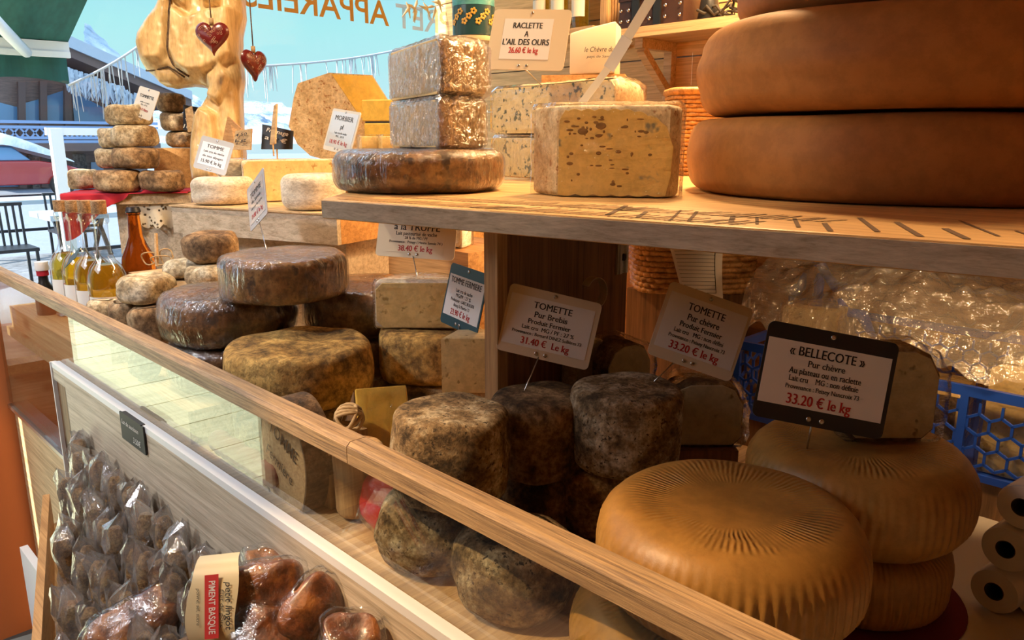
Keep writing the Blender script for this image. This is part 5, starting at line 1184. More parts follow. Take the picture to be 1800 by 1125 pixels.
# smoked hams in film
def ham(label, px, py, d, L, W_, T, rot, seed, tiltv=.55, sleeve=False):
    c = atd(px, py, d); nn = (-AXIS * (1 - tiltv) + Z_ * tiltv).normalized(); ex0 = RIGHT - nn * RIGHT.dot(nn); ex0.normalize(); ey0 = nn.cross(ex0)
    ex = ex0 * math.cos(rot) + ey0 * math.sin(rot); ey = nn.cross(ex); fr = frame(c, ex, ey, nn)
    root = empty('smoked_ham', c - nn * T / 2, label, 'smoked meat')
    def shape(grow, rough, nu=44, nv=26, crk=0):
        b = B()
        def fn(u, t):
            a = u * 2 * PI; ph = (t - .5) * PI; ca, sa = math.cos(a), math.sin(a); cp_, sp_ = math.cos(ph), math.sin(ph)
            se = lambda v, e: math.copysign(abs(v) ** e, v)
            p = V((se(ca, .6) * se(cp_, .55) * (L / 2 + grow), se(sa, .6) * se(cp_, .55) * (W_ / 2 + grow), se(sp_, .6) * (T / 2 + grow)))
            p = jig(p, 14, rough, seed); p = jig(p, 34, rough * .35, seed + 3)
            if crk: p += p.normalized() * noise.ridged_multi_fractal(p * 40 + V((seed, 0, 0)), 1., 2.1, 4, 1., 2.) * crk
            return fr @ p
        return b.grid(nu, nv, fn)
    shape(0, .012 if L > .1 else .017).build_at('ham', M['ham'], root, True)
    shape(.003, .012 if L > .1 else .017, 110, 60, .0022).build_at('vacuum_film', M['film'], root, True)
    return root, fr
hm, hfr = ham('smoked pork fillet in film with a cream sleeve label, on top of the crate', 432, 1054, .925, .142, .086, .050, .10, 3, .22)
# sleeve label: cream band over the ham
n_u, n_v = 20, 26; W_, T_ = .100, .056
def band(u, t):
    y = (.5 - t) * .112; zc = math.sqrt(max(0, 1 - abs(y / .058) ** 3.2)) * (T_ / 2 + .010); x = -.026 + (u - .5) * (.048 + .010 * math.sin(t * PI)) + .003 * math.sin(t * 7)
    return hfr @ V((x, y, zc))
lb = B().grid(n_u, n_v, band).build_at('sleeve_label', M['creampaint'], hm, True)
B().box((-.034, -.036, .0392), (-.018, .034, .0398), hfr).build_at('red_panel', M['redink'], lb)
b = B(); rot90 = hfr @ Matrix.Translation((-.026, 0, .0)) @ Matrix(((0, 1, 0, 0), (-1, 0, 0, 0), (0, 0, 1, 0), (0, 0, 0, 1)))
t1 = B(); put_text(t1, 'PIMENT BASQUE', rot90, .002, -.003, .0075, .058, .0401, .01); t1.build_at('white_lettering', M['paper'], lb)
put_text(b, 'petit lingot', rot90, .002, .0160, .0075, .052, .0396, .004, .2); put_text(b, 'filet de porc', rot90, .004, .0098, .0045, .042, .0396, .0, .2)
put_text(b, 'poivre, sel, sucre', rot90, .0, -.0175, .004, .040, .0392, .0, .2)
b.build_at('lettering', M['ink'], lb)
ham('small smoked ham in film wedged between the labelled fillet and the back board', 462, 992, 1.02, .054, .060, .034, .5, 8)
ham('orange brown smoked ham in the lower left of the crate front', 232, 1100, 1.14, .130, .075, .05, .62, 12)
ham('smoked ham in film at the bottom edge in front of the labelled fillet', 410, 1150, .98, .125, .065, .05, .15, 17)
ham('dark smoked ham right of the labelled fillet beside the back board', 556, 1080, .905, .044, .074, .04, -.45, 23)
ham('smoked ham in film at the bottom right corner of the crate', 612, 1128, .84, .06, .045, .035, .2, 29)
ham('smoked ham lying under the labelled fillet in the crate', 455, 1125, .90, .11, .07, .04, .1, 31)

# ------------------------------------------------------------------ small things behind the glass front
lc_ = atz(528, 882, .9505); lc_.y = .487
lg = empty('log_sign', (lc_.x, .51, .9505), 'bark edged log slice sign lettered TOMME Fermière behind the glass', 'sign')
lr = .068; lfr = frame((lc_.x - .012, .476, .9505 + lr * .94), V((1, 0, 0)), V((0, 0, 1)), V((0, -1, 0)))
ol = []
for i in range(40):
    a = 2 * PI * i / 40; k = 1 + .04 * noise.noise(V((math.cos(a) * 2, math.sin(a) * 2, 5)))
    x, y = lr * k * math.cos(a) * .92, lr * k * math.sin(a) * 1.25; ol.append((x, max(y, -lr * .935)))
B().prism(ol, -.045, 0, .001, lfr).build_at('wood_disc', M['pine_y'], lg)
bk = B()
for i in range(40):
    p, q = V(ol[i]), V(ol[(i + 1) % 40])
    if p.y < -lr * .9 and q.y < -lr * .9: continue
    o2 = lambda w: w * 1.06
    bk.add([lfr @ V((p.x, p.y, .001)), lfr @ V((q.x, q.y, .001)), lfr @ V((q.x * 1.05, max(q.y * 1.05, -lr * .935), .001)), lfr @ V((p.x * 1.05, max(p.y * 1.05, -lr * .935), .001)), lfr @ V((p.x, p.y, -.0455)), lfr @ V((q.x, q.y, -.0455)), lfr @ V((q.x * 1.05, max(q.y * 1.05, -lr * .935), -.0455)), lfr @ V((p.x * 1.05, max(p.y * 1.05, -lr * .935), -.0455))], [[0, 1, 2, 3], [7, 6, 5, 4], [2, 6, 7, 3]])
bk.build_at('bark_edge', M['bark'], lg)
b = B(); ca, sa = math.cos(-.42), math.sin(-.42)
tfr = lfr @ Matrix(((ca, -sa, 0, 0), (sa, ca, 0, 0), (0, 0, 1, 0), (0, 0, 0, 1)))
put_text(b, 'TOMME', tfr, -.006, .022, .020, .080, .0016, .004); put_text(b, 'Fermière', tfr, -.004, -.018, .017, .074, .0016, .002)
b.build_at('handwriting', M['ink'], lg)
p = atz(570, 850, .9505)
o = B().lathe(wheel_profile(.034, .10, .012), 36, fn=lambda q: jig(q, 20, .003, 3)).build('wooden_log', M['pine_z'], None, (-.835, .535, .9535), 40); tag(o, 'short peeled round of pale wood behind the log slice sign', 'log')
tw = B(); tcn = V((-.875, .548, 1.075))
for k in range(9):
    ax = V((math.cos(k * 1.3), math.sin(k * .9), math.cos(k * 2.1))).normalized(); o1 = ax.orthogonal().normalized(); o2_ = ax.cross(o1)
    tw.tube([tcn + (o1 * math.cos(t * .42) + o2_ * math.sin(t * .42)) * .019 for t in range(16)], .0028, 6)
o = tw.build_top('twine_ball', M['twine'], True); tag(o, 'little ball of natural twine behind the rail near the log sign', 'twine')
o = B().box((-.91, .51, .9505), (-.872, .575, 1.053)).build_top('wooden_block', M['pine_z']); tag(o, 'pale wooden block behind the log sign under the twine ball', 'block')
def pouch(label, c, L, W_, T, mat_, ang, seed, labelmat=None):
    root = empty('cheese_pouch', c, label, 'pouch'); fr = frame(V(c) + V((0, 0, W_ * .5)), V((math.cos(ang), math.sin(ang), 0)), V((0, .25, 1)).normalized(), V((math.sin(ang), -math.cos(ang), .25)).normalized())
    def fn(u, t):
        a = u * 2 * PI; ph = (t - .5) * PI; se = lambda v, e: math.copysign(abs(v) ** e, v)
        p = V((se(math.cos(a), .7) * math.cos(ph) ** .6 * L / 2, se(math.sin(a), .7) * math.cos(ph) ** .6 * W_ / 2, math.sin(ph) * T / 2)) if abs(ph) < PI / 2 - .001 else V((0, 0, math.copysign(T / 2, ph)))
        return fr @ jig(p, 26, .006, seed)
    B().grid(40, 22, fn).build_at('pouch_body', mat_, root, True)
    def fn2(u, t): 
        p = fn(u, t); c_ = fr @ V((0, 0, 0)); d = (p - c_); return p + d.normalized() * (.0025 + .0016 * noise.ridged_multi_fractal(p * 45, 1., 2.1, 4, 1., 2.))
    if labelmat:
        B().box((-L * .30, -W_ * .36, T * .5), (L * .26, W_ * .12, T * .56), fr).build_at('paper_label', M[labelmat], root)
        b = B()
        for i, t in enumerate(('FROMAGE', 'de Savoie', '250 g')): put_text(b, t, fr, -.001, W_ * (.03 - .12 * i), W_ * .07, L * .4, T * .565)
        b.build_at('lettering', M['redink'], root)
    B().grid(80, 40, fn2).build_at('clear_film', M['film'], root, True)
pouch('red wrapped cheese pouch lying behind the glass by the front tomettes', (-.775, .535, .9515), .085, .075, .045, M['redbright'], 0.0, 5) if 'redbright' in M else None
b = B(); pa_, pb2_ = atz(372, 790, .965), atz(486, 862, .965)
pa_.y = pb2_.y = .478; 
for k in range(1): b.tube([pa_.lerp(pb2_, i / 24) + V((0, 0, .0155 + .002 * math.sin(i))) for i in range(25)], [.006] + [.016 + .0022 * (i % 2) for i in range(23)] + [.006], 14)
b.v = [V((q.x, q.y, max(q.z, .951))) for q in b.v]
o = b.build_top('netted_sausage', M['winecloth'], 40); tag(o, 'dark red netted sausage lying along the foot of the glass', 'sausage')

# ------------------------------------------------------------------ carved cow and hearts
D0 = 2.17; S0 = D0 / FPX
def cw(px, py, dz=0.): return atd(px, py, D0 - dz)
OL = [(300, -30), (296, 0), (284, 24), (268, 46), (254, 68), (251, 88), (256, 108), (262, 126), (274, 136), (286, 149), (305, 153), (338, 149), (358, 152), (376, 162), (368, 178), (356, 196), (350, 215), (347, 245), (345, 300), (350, 330), (430, 330), (430, 270), (426, 222), (424, 165), (428, 140), (424, 100), (424, 60), (430, 30), (426, -30)]
corg = V((-2.03, .95, 1.3195)); cfr = frame(cw(0, 0), RIGHT, VUP, -AXIS); cinv = cfr.inverted()
tb = B().prism([(x * S0, -y * S0) for x, y in OL], -.05, .05, 0, fr=cfr)
tmp = tb.build('carved_tmp', M['carved']); md = tmp.modifiers.new('r', 'REMESH'); md.mode = 'VOXEL'; md.voxel_size = .0048
ev = tmp.evaluated_get(bpy.context.evaluated_depsgraph_get()); me = bpy.data.meshes.new_from_object(ev); bpy.data.objects.remove(tmp)
def pdist(P, x, y):
    """signed distance to a closed polygon, positive inside"""
    d = 1e9; ins = False
    for i in range(len(P)):
        (ax, ay), (bx_, by_) = P[i - 1], P[i]; ex, ey = bx_ - ax, by_ - ay; t = max(0, min(1, ((x - ax) * ex + (y - ay) * ey) / (ex * ex + ey * ey)))
        d = min(d, math.hypot(x - ax - ex * t, y - ay - ey * t))
        if (ay > y) != (by_ > y) and x < ax + (y - ay) / (by_ - ay) * ex: ins = not ins
    return d if ins else -d
REG = [([(317, 22), (348, 44), (380, 30), (421, 26), (425, 108), (402, 128), (372, 141), (346, 142), (324, 128), (313, 100)], .034, 16), ([(248, 70), (296, -30), (316, 10), (309, 100), (300, 118), (256, 122)], .024, 16), ([(262, 129), (308, 124), (346, 150), (300, 156), (278, 142)], -.012, 8),
       ([(340, 335), (344, 250), (352, 214), (366, 196), (392, 210), (396, 260), (392, 335)], .030, 14), ([(378, 142), (404, 124), (420, 150), (397, 192), (376, 178)], .022, 9), ([(297, -40), (350, -40), (345, 30), (318, 14)], .026, 12), ([(356, -40), (404, -40), (400, 22), (372, 24)], .03, 12)]
def carve(x, y, lz):
    d = max(0, pdist(OL, x, y)); rnd_ = math.sqrt(max(0, 1 - (1 - min(d / 18, 1)) ** 2)); z = lz * (.30 + .70 * rnd_)
    if lz > 0:
        for P_, amp_, w_ in REG:
            t = max(0, min(1, (pdist(P_, x, y) + w_ * .25) / (w_ * .7))); z += amp_ * t * t * (3 - 2 * t) * (.4 + .6 * rnd_)
        z += .003 * noise.noise(V((x * .05, y * .03, 2))) + .002 * noise.noise(V((x * .15, y * .12, 5)))
    return z
for v in me.vertices:
    l = cinv @ v.co; x, y = l.x / S0, -l.y / S0; z = carve(x, y, l.z)
    v.co = (cfr @ V((l.x, l.y, z))) - corg
me.update(); me.shade_smooth(); cow = bpy.data.objects.new('carved_cow', me); cow.location = corg; link(cow)
md = cow.modifiers.new('soft', 'SMOOTH'); md.iterations = 2; md.factor = .5
tag(cow, 'carved wooden cow head and trunk standing before the window, hearts hung on it', 'carving')
B().tube([cfr @ V((x * S0, -y * S0, carve(x, y, .05) + .0005)) for x, y in ((318, -6), (316, 8), (315, 20), (314, 35), (313, 50), (312, 65), (311, 80), (310, 95), (312, 108), (318, 122), (330, 134), (345, 143))], .0042, 8).build_at('carved_groove', M['bark'], cow, True)
B().tube([cfr @ V((x * S0, -y * S0, carve(x, y, .05) + .0003)) for x, y in ((262, 127), (275, 130), (290, 129), (308, 126), (322, 134), (335, 143))], .003, 8).build_at('carved_lip_line', M['bark'], cow, True)
ey_ = B()
for r0 in (10, 6, 2.5): ey_.tube([cfr @ V(((330 + r0 * math.cos(t * .3)) * S0, -(4 + r0 * 1.2 * math.sin(t * .3)) * S0, carve(330 + r0 * math.cos(t * .3), 4 + r0 * 1.2 * math.sin(t * .3), .05))) for t in range(22)], .002, 6)
ey_.build_at('carved_eye', M['chaletdark'], cow, True)

def heart(label, px, py, d, w_, yaw_, cordto, ring=True):
    c = atd(px, py, d); ex = (RIGHT * math.cos(yaw_) + fh * math.sin(yaw_)).normalized(); nz = ex.cross(Z_).normalized()
    if nz.dot(AXIS) > 0: nz = -nz
    root = empty('hanging_heart', c, label, 'heart ornament')
    ho = []
    for i in range(48):
        t = 2 * PI * i / 48; x = 16 * math.sin(t) ** 3; y = 13 * math.cos(t) - 5 * math.cos(2 * t) - 2 * math.cos(3 * t) - math.cos(4 * t); ho.append((x / 32 * w_, (y + 2) / 32 * w_ * 1.05))
    b = B(); vs = []; lv = [0, .35, .6, .8, .93, 1.0]
    for sgn in (1, -1):
        for k in lv: 
            for x, y in ho: vs.append(c + ex * x * k + Z_ * y * k + nz * sgn * w_ * .17 * math.sqrt(max(0, 1 - k ** 2.4)))
    n = 48; f = []
    for s_ in range(2):
        o_ = s_ * n * len(lv)
        for j in range(len(lv) - 1):
            for i in range(n): q = [o_ + j * n + i, o_ + j * n + (i + 1) % n, o_ + (j + 1) * n + (i + 1) % n, o_ + (j + 1) * n + i]; f.append(q if s_ else q[::-1])
    b.add(vs, f).build_at('heart', M['heart'], root, True)
    pt = B(); rn = random.Random(4)
    for i in range(34):
        a = rn.uniform(0, 2 * PI); k = rn.choice((.25, .45, .62, .72)); idx = rn.randrange(48); x, y = ho[idx][0] * k, ho[idx][1] * k
        pc2 = c + ex * x + Z_ * y + nz * (w_ * .17 * math.sqrt(1 - k ** 2.4) + .0006)
        pt.tube([pc2 + (ex * math.cos(t * .9) + Z_ * math.sin(t * .9)) * w_ * .030 for t in range(8)], w_ * .006, 4)
    pt.build_at('painted_flowers', M['heartpattern'], root, True)
    top = c + Z_ * ho[0][1]
    B().tube([top + Z_ * .006 + (ex * math.cos(t * .5) + Z_ * math.sin(t * .5)) * .008 for t in range(14)], .0012, 6).build_at('ring', M['steel'], root, True)
    B().tube([top + Z_ * .012, top + Z_ * .030], .006, 8).build_at('bead', M['twine'], root, True)
    B().tube([top + Z_ * .03, atd(*cordto)], .0018, 6).build_at('cord', M['bark'], root, True)
heart('dark red heart with painted flowers hanging on the front of the carved cow', 374, 68, 1.99, .088, 0, (366, -20, 2.0))
heart('red heart seen side on, hanging at the right edge of the carved cow', 447, 115, 2.12, .088, 1.05, (438, -10, 2.12))
o = B().box((-.87, .245, .612), (-.53, .424, .858)).build_top('riser_crate', M['planks_dark']); tag(o, 'dark wooden riser inside the sausage crate carrying the smoked hams', 'riser')

# ------------------------------------------------------------------ back of the shop
def on_back(px, py, off=0.): return aty(px, py, BY - off)
sa_, sb_ = on_back(1075, 74, .16), on_back(1420, 20, .16)
ws = empty('wall_shelf', ((sa_.x + sb_.x) / 2, BY - .08, sa_.z), 'pine wall shelf on brackets holding a dark leather trunk', 'shelf')
zs = sa_.z
B().box((sa_.x, BY - .20, zs), (sb_.x, BY - .0005, zs + .028)).build_at('shelf_board', M['pine'], ws)
def bracket(px):
    x = on_back(px, 90, .1).x; b = B()
    b.box((x - .014, BY - .028, zs - .17), (x + .014, BY - .0005, zs - .0005)).box((x - .014, BY - .18, zs - .028), (x + .014, BY - .0285, zs - .0005))
    b.bar((x, BY - .165, zs - .03), (x, BY - .022, zs - .15), .026, .022); b.build_at('bracket', M['pine'], ws)
bracket(1150); bracket(1370)
ta = aty(1088, 50, BY - .19); tb = aty(1200, 40, BY - .19); zt0 = zs + .0285
tr_ = empty('leather_trunk', ((ta.x + tb.x) / 2, BY - .1, zt0), 'dark brown leather trunk with studded straps on the wall shelf', 'trunk')
B().box((ta.x, BY - .19, zt0), (tb.x, BY - .03, zt0 + .075)).build_at('body', M['leather'], tr_)
B().box((ta.x - .003, BY - .193, zt0 + .0755), (tb.x + .003, BY - .027, zt0 + .13)).build_at('lid', M['leather'], tr_)
for k in (.28, .62):
    x = ta.x + (tb.x - ta.x) * k; B().box((x - .012, BY - .1965, zt0), (x + .012, BY - .19, zt0 + .13)).build_at('strap', M['card_black'], tr_)
for k in (.04, .16, .40, .50, .74, .96):
    for zz in (.02, .05, .09, .115):
        B().lathe([(0, .003), (.004, .002), (.005, 0)], 10, fr=frame((ta.x + (tb.x - ta.x) * k, BY - .1945, zt0 + zz), (1, 0, 0), (0, 0, 1), (0, -1, 0))).build_at('stud', M['steel'], tr_, True)
b = B(); rnd = random.Random(9); x0 = tb.x + .01
for k in range(5):
    pts = [V((x0 + .02 + i * .022 + rnd.uniform(-.01, .01), BY - .12 + rnd.uniform(-.04, .04), zt0 + .008 + abs(rnd.gauss(0, .022)))) for i in range(8)]; b.tube(pts, .004, 6)
tag(b.build_top('cable', M['dark'], True), 'tangle of black cable beside the leather trunk', 'cable')
p = aty(1246, 25, BY - .12)
o = B().lathe([(0, 0), (.030, 0), (.032, .01), (.024, .06), (.010, .10), (.009, .15), (0, .15)], 24).build('dark_bottle', M['card_black'], None, (p.x, BY - .12, zt0), 40); tag(o, 'small black bottle on the wall shelf beside the cable', 'bottle')
# slatted crate on the wall left of the trunk
ca_, cb_ = on_back(1060, 70, .14), on_back(1108, 66, .14)
sl = empty('slatted_crate', ((ca_.x + cb_.x) / 2, BY - .07, ca_.z), 'narrow slatted wooden rack on the back wall left of the trunk', 'rack')
xm = cb_.x - .005
for i in range(9): B().box((ca_.x + (xm - ca_.x) * i / 9, BY - .10, zs + .03), (ca_.x + (xm - ca_.x) * (i + .55) / 9, BY - .092, zs + .32)).build_at('slat', M['pine_z'], sl)
B().box((ca_.x - .03, BY - .12, zs - .005), (ca_.x - .006, BY - .0005, zs + .36)).build_at('side_board', M['pine_z'], sl)
B().box((ca_.x - .005, BY - .09, zs + .0285), (xm, BY - .0005, zs + .04)).build_at('bottom', M['pine'], sl)
# oil bottles on a small ledge
la_, lb_ = on_back(930, 62, .13), on_back(1052, 60, .13)
o = B().box((la_.x, BY - .16, la_.z - .02), (lb_.x, BY - .0005, la_.z)).build_top('wall_ledge', M['pine']); tag(o, 'small pine ledge behind the raclette card and the paper wrapped block', 'ledge')
for px, lab, mt in ((952, 'clear oil bottle on the wall ledge, half behind the raclette card', 'oil_gold'), (984, 'yellow oil bottle in the middle of the wall ledge', 'oil_gold'), (1020, 'tall yellow oil bottle on the wall ledge above the paper wrapped block', 'oil_gold')):
    q = on_back(px, 40, .09); r = .030
    ob = empty('oil_bottle', (q.x, BY - .09, la_.z + .0005), lab, 'bottle')
    B().lathe([(0, 0), (r, 0), (r, .15), (.012, .19), (.011, .25), (0, .25)], 28).build('glass', M['bottleglass'], ob, (0, 0, 0), 40)
    B().lathe([(0, .004), (r - .003, .004), (r - .003, .14), (.02, .165), (0, .165)], 24).build('yellow_oil', M[mt], ob, (0, 0, 0), 40)
    B().lathe([(0, .2505), (.013, .2505), (.013, .275), (0, .275)], 18).build('stopper', M['cork'], ob, (0, 0, 0), 40)
    B().grid(12, 2, lambda u, t: V(((r + .0006) * math.cos(-2.2 + u * 1.8), (r + .0006) * math.sin(-2.2 + u * 1.8), .04 + .07 * t))).build('paper_label', M['card_white'], ob, (0, 0, 0), True)
# teal milk can hanging by the corner of the window
cc = atd(833, 74, 2.02); R_c = 37 * 2.02 / FPX
cn = empty('milk_can', (cc.x, cc.y, cc.z), 'teal enamel milk can with painted flowers hanging at the right of the window', 'milk can')
B().lathe([(0, .0), (R_c * .94, 0), (R_c * .97, .004), (R_c * .97, .012), (0, .012)], 40).build('cream_base', M['creampaint'], cn, (0, 0, 0), 40)
B().lathe([(0, .0125), (R_c * .99, .0125), (R_c, .02), (R_c, .085), (0, .085)], 40).build('dark_band', M['teal_dark'], cn, (0, 0, 0), 40)
B().lathe([(0, .0855), (R_c, .0855), (R_c, .20), (R_c * .8, .24), (R_c * .62, .27), (R_c * .62, .31), (R_c * .72, .33), (0, .33)], 40).build('body', M['teal'], cn, (0, 0, 0), 40)
fl = B(); rnd = random.Random(2)
base_a = math.atan2(-cc.y, -cc.x)
for k in range(11):
    a = base_a + (k - 5) * .22; z = .045 + .012 * (k % 3); c = V((math.cos(a), math.sin(a), 0)) * (R_c + .001) + V((0, 0, z)); tg_ = V((-math.sin(a), math.cos(a), 0)); nn = V((math.cos(a), math.sin(a), 0))
    for j in range(5): fl.lathe([(0, .001), (.0035, .0004), (.0036, 0)], 7, fr=frame(c + (tg_ * math.cos(j * 1.257) + Z_ * math.sin(j * 1.257)) * .0055, tg_, Z_, nn))
fl.build('painted_flowers', M['goldpaint'], cn, (0, 0, 0))
b = B(); cl = base_a + .75
for k in range(40):
    a = cl + rnd.uniform(-.32, .32); z = .115 + rnd.uniform(0, .10); c = V((math.cos(a), math.sin(a), 0)) * (R_c + .001) + V((0, 0, z)); tg_ = V((-math.sin(a), math.cos(a), 0)); nn = V((math.cos(a), math.sin(a), 0)); b.lathe([(0, .0012), (.0045, .0006), (.005, 0)], 7, fr=frame(c, tg_, Z_, nn))
b.build('red_flowers', M['redcloth'], cn, (0, 0, 0))
B().tube([V((R_c * .9 * math.cos(t), 0, .30 + R_c * 2.2 * math.sin(t))) for t in [PI * i / 16 for i in range(17)]] + [], .003, 8).build('handle', M['steel'], cn, (0, 0, 0), True)
B().tube([V((0, 0, .30 + R_c * 2.2)), V((0, 0, 2.6 - cc.z))], .0025, 6).build('hanging_wire', M['steel'], cn, (0, 0, 0), True)
# paper wrapped block on boards behind the herb cheese
bp = atd(1042, 130, 1.92); ex = (RIGHT * .97 - fh * .2).normalized(); bn_ = V((-ex.y, ex.x, 0)); bn_ = bn_ if bn_.dot(fh) > 0 else -bn_
def bx3(w0, w1, d0, d1, z0, z1, name, mat_, parent=None):
    bb = B().box((w0, d0, z0), (w1, d1, z1), frame((bp.x, bp.y, 0), ex, bn_, Z_)); return bb
zb_ = bp.z
o = bx3(-.13, .08, .0, .16, zb_ - .030, zb_ - .001, '', 0).build_top('wooden_board', M['orangewood']); tag(o, 'brown wooden board under the paper wrapped block', 'board')
o = bx3(-.15, -.02, .01, .15, zb_ - .052, zb_ - .0305, '', 0).build_top('wooden_board', M['pine']); tag(o, 'pale wooden board under the brown board behind the herb cheese', 'board')
o = bx3(-.12, .06, .02, .15, .9505, zb_ - .0525, '', 0).build_top('orange_crate', M['orangewood']); tag(o, 'tall wooden crate stack hidden behind the herb cheese halves', 'crate')
bf = frame((bp.x, bp.y, zb_), ex, bn_, Z_)
pb_ = B().prism([(-.060, .012), (-.028, .0), (.055, -.005), (.06, .10), (-.05, .11)], 0, .112, .006, bf, n=2)
pb_.v = [q + V((0, 0, .012 * (q - bf.translation).dot(ex) / .06 * (1 if q.z > zb_ + .05 else 0))) for q in pb_.v]
blk = pb_.build_top('wrapped_block', M['card_cream'], 30); tag(blk, 'cream paper wrapped cheese block with handwriting, standing on the wooden boards', 'wrapped block')
b = B(); put_text(b, 'le Chèvre du', frame(bf @ V((.014, -.0036, .052)), ex, Z_, -bn_), 0, 0, .012, .072, .002, .004, .25); put_text(b, 'pays de Savoie', frame(bf @ V((.014, -.0036, .052)), ex, Z_, -bn_), .004, -.014, .006, .066, .002, .0, .25)
b.build_at('handwriting', M['ink'], blk)
# white peg with a bent foot on the blue cheese
fa = atd(1020, 190, 1.20); fb = atd(1078, 108, 1.16); fc = atd(1150, -12, 1.10); ftp = V((fa.x, fa.y, SZ + Hb + .006))
pg = empty('label_peg', ftp, 'long white plastic label peg standing on the blue cheese with a bent foot', 'peg')
B().bar(ftp, fb, .011, .003, up=AXIS).bar(fb, fc, .014, .003, up=AXIS).build_at('peg_blade', M['card_white'], pg)
B().bar(ftp, ftp + RIGHT * .055 + fh * .012, .014, .003).build_at('foot', M['card_white'], pg)
B().bar(fb - AXIS * .002 - (fc - fb) * .12, fb - AXIS * .002 + (fc - fb) * .35, .018, .002, up=AXIS).build_at('clip', M['paper_gloss'], pg)
# sticker on the second big wheel
big2 = [o for o in sc.objects if o.get('label', '').startswith('huge orange brown cheese wheel second')][0]
th0 = None
wc = V(big2.location); best = None
for i in range(360):
    a = math.radians(i); q = wc + V((math.cos(a) * .328, math.sin(a) * .328, .075)); rel = q - EYEP; dpt = rel.dot(AXIS); px = CX + FPX * rel.dot(RIGHT) / dpt
    if best is None or px < best[0]: best = (px, a)
a0 = best[1] - .02
B().grid(10, 4, lambda u, t: wc + V((math.cos(a0 + (u - .2) * .10) * .3385, math.sin(a0 + (u - .2) * .10) * .3385, .050 + .048 * t))).build_at('paper_sticker', M['card_white'], big2, True)
# baskets
def basket(label, c, w_, d_, h_, rz, rows=14, flare=1.12):
    root = empty('wicker_basket', c, label, 'basket', None, rz); b = B()
    def per(t, k):
        a = 2 * PI * t; se = lambda v: math.copysign(abs(v) ** .5, v); return V((se(math.cos(a)) * w_ / 2 * k, se(math.sin(a)) * d_ / 2 * k, 0))
    for j in range(rows):
        z = h_ * (j + .5) / rows; k = 1 + (flare - 1) * j / rows; n = 96
        b.tube([per(i / n, k) * (1 + .022 * math.sin(i * PI / 2 + (j % 2) * PI)) + V((0, 0, z)) for i in range(n + 1)], h_ / rows * .56, 5, False)
    b.build('weave', M['wicker'], root, (0, 0, 0), True)
    r_ = B().tube([per(i / 60, flare * 1.02) + V((0, 0, h_)) for i in range(61)], .008, 8, False); r_.build('rim', M['wicker'], root, (0, 0, 0), True)
    B().box((-w_ * .44, -d_ * .44, 0), (w_ * .44, d_ * .44, .006)).build('bottom', M['wicker'], root)
    return root
bc = atd(1212, 505, 1.57); bc.z = 1.158
basket('honey wicker basket under the shelf with a white sheet before it', bc, .222, .15, .16, math.radians(45), 15)
o = B().box((bc.x - .09, bc.y - .09, .9505), (bc.x + .09, bc.y + .09, 1.157)).build_top('riser_crate', M['planks_dark']); tag(o, 'dark riser crate standing under the honey wicker basket', 'riser')
b2 = atd(1222, 330, 1.86)
basket('tall wicker basket on the back of the shelf left of the big wheels', (b2.x, b2.y, SZ + .001), .13, .12, .19, math.radians(45), 20)
# hanging sheet before the basket
A1, A2, A3, A4 = atd(1165, 400, 1.42), atd(1272, 400, 1.40), atd(1270, 532, 1.35), atd(1205, 530, 1.37)
def shf(u, t):
    p = A1.lerp(A2, u).lerp(A4.lerp(A3, u), t); return p + (-AXIS) * (.012 * math.sin(u * PI) * (1 - t) + .006 * math.sin(t * 5 + u * 2))
ps = B().grid(16, 20, shf).build_top('paper_sheet', M['paper'], True); tag(ps, 'white ruled paper sheet hanging from the shelf in front of the basket', 'paper')
b = B()
for i in range(13):
    t = .28 + i * .05; b.tube([shf(.06 + .78 * k / 10, t) - AXIS * .0008 for k in range(11)], .00045, 4)
b.tube([shf(.84, .28 + .6 * k / 10) - AXIS * .0008 for k in range(11)], .0005, 4); b.build_at('ruled_lines', M['slate'], ps)
# label tape coil on the pale green half cheese
tcn = atd(1044, 514, 1.17); tx_ = RIGHT * .8 + fh * .6; tx_.z = 0; tx_.normalize()
b = B()
for rr0, w0 in ((.020, .016),):
    n = 30
    for i in range(n):
        a0_, a1_ = -2.0 + 4.6 * i / n, -2.0 + 4.6 * (i + 1) / n
        for r0, r1 in ((rr0, rr0 + .0008),):
            q = [tcn + (tx_ * math.cos(a_) * r_ + Z_ * math.sin(a_) * r_ * 1.15) + tx_.cross(Z_) * s_ for a_ in (a0_, a1_) for r_ in (r0, r1) for s_ in (-w0 / 2, w0 / 2)]
            b.add(q, [[0, 1, 5, 4], [2, 6, 7, 3], [0, 4, 6, 2], [1, 3, 7, 5]])
o = b.build_top('label_tape', M['card_cream'], 30); tag(o, 'coil of cream label tape behind the sheep cheese card', 'tape')
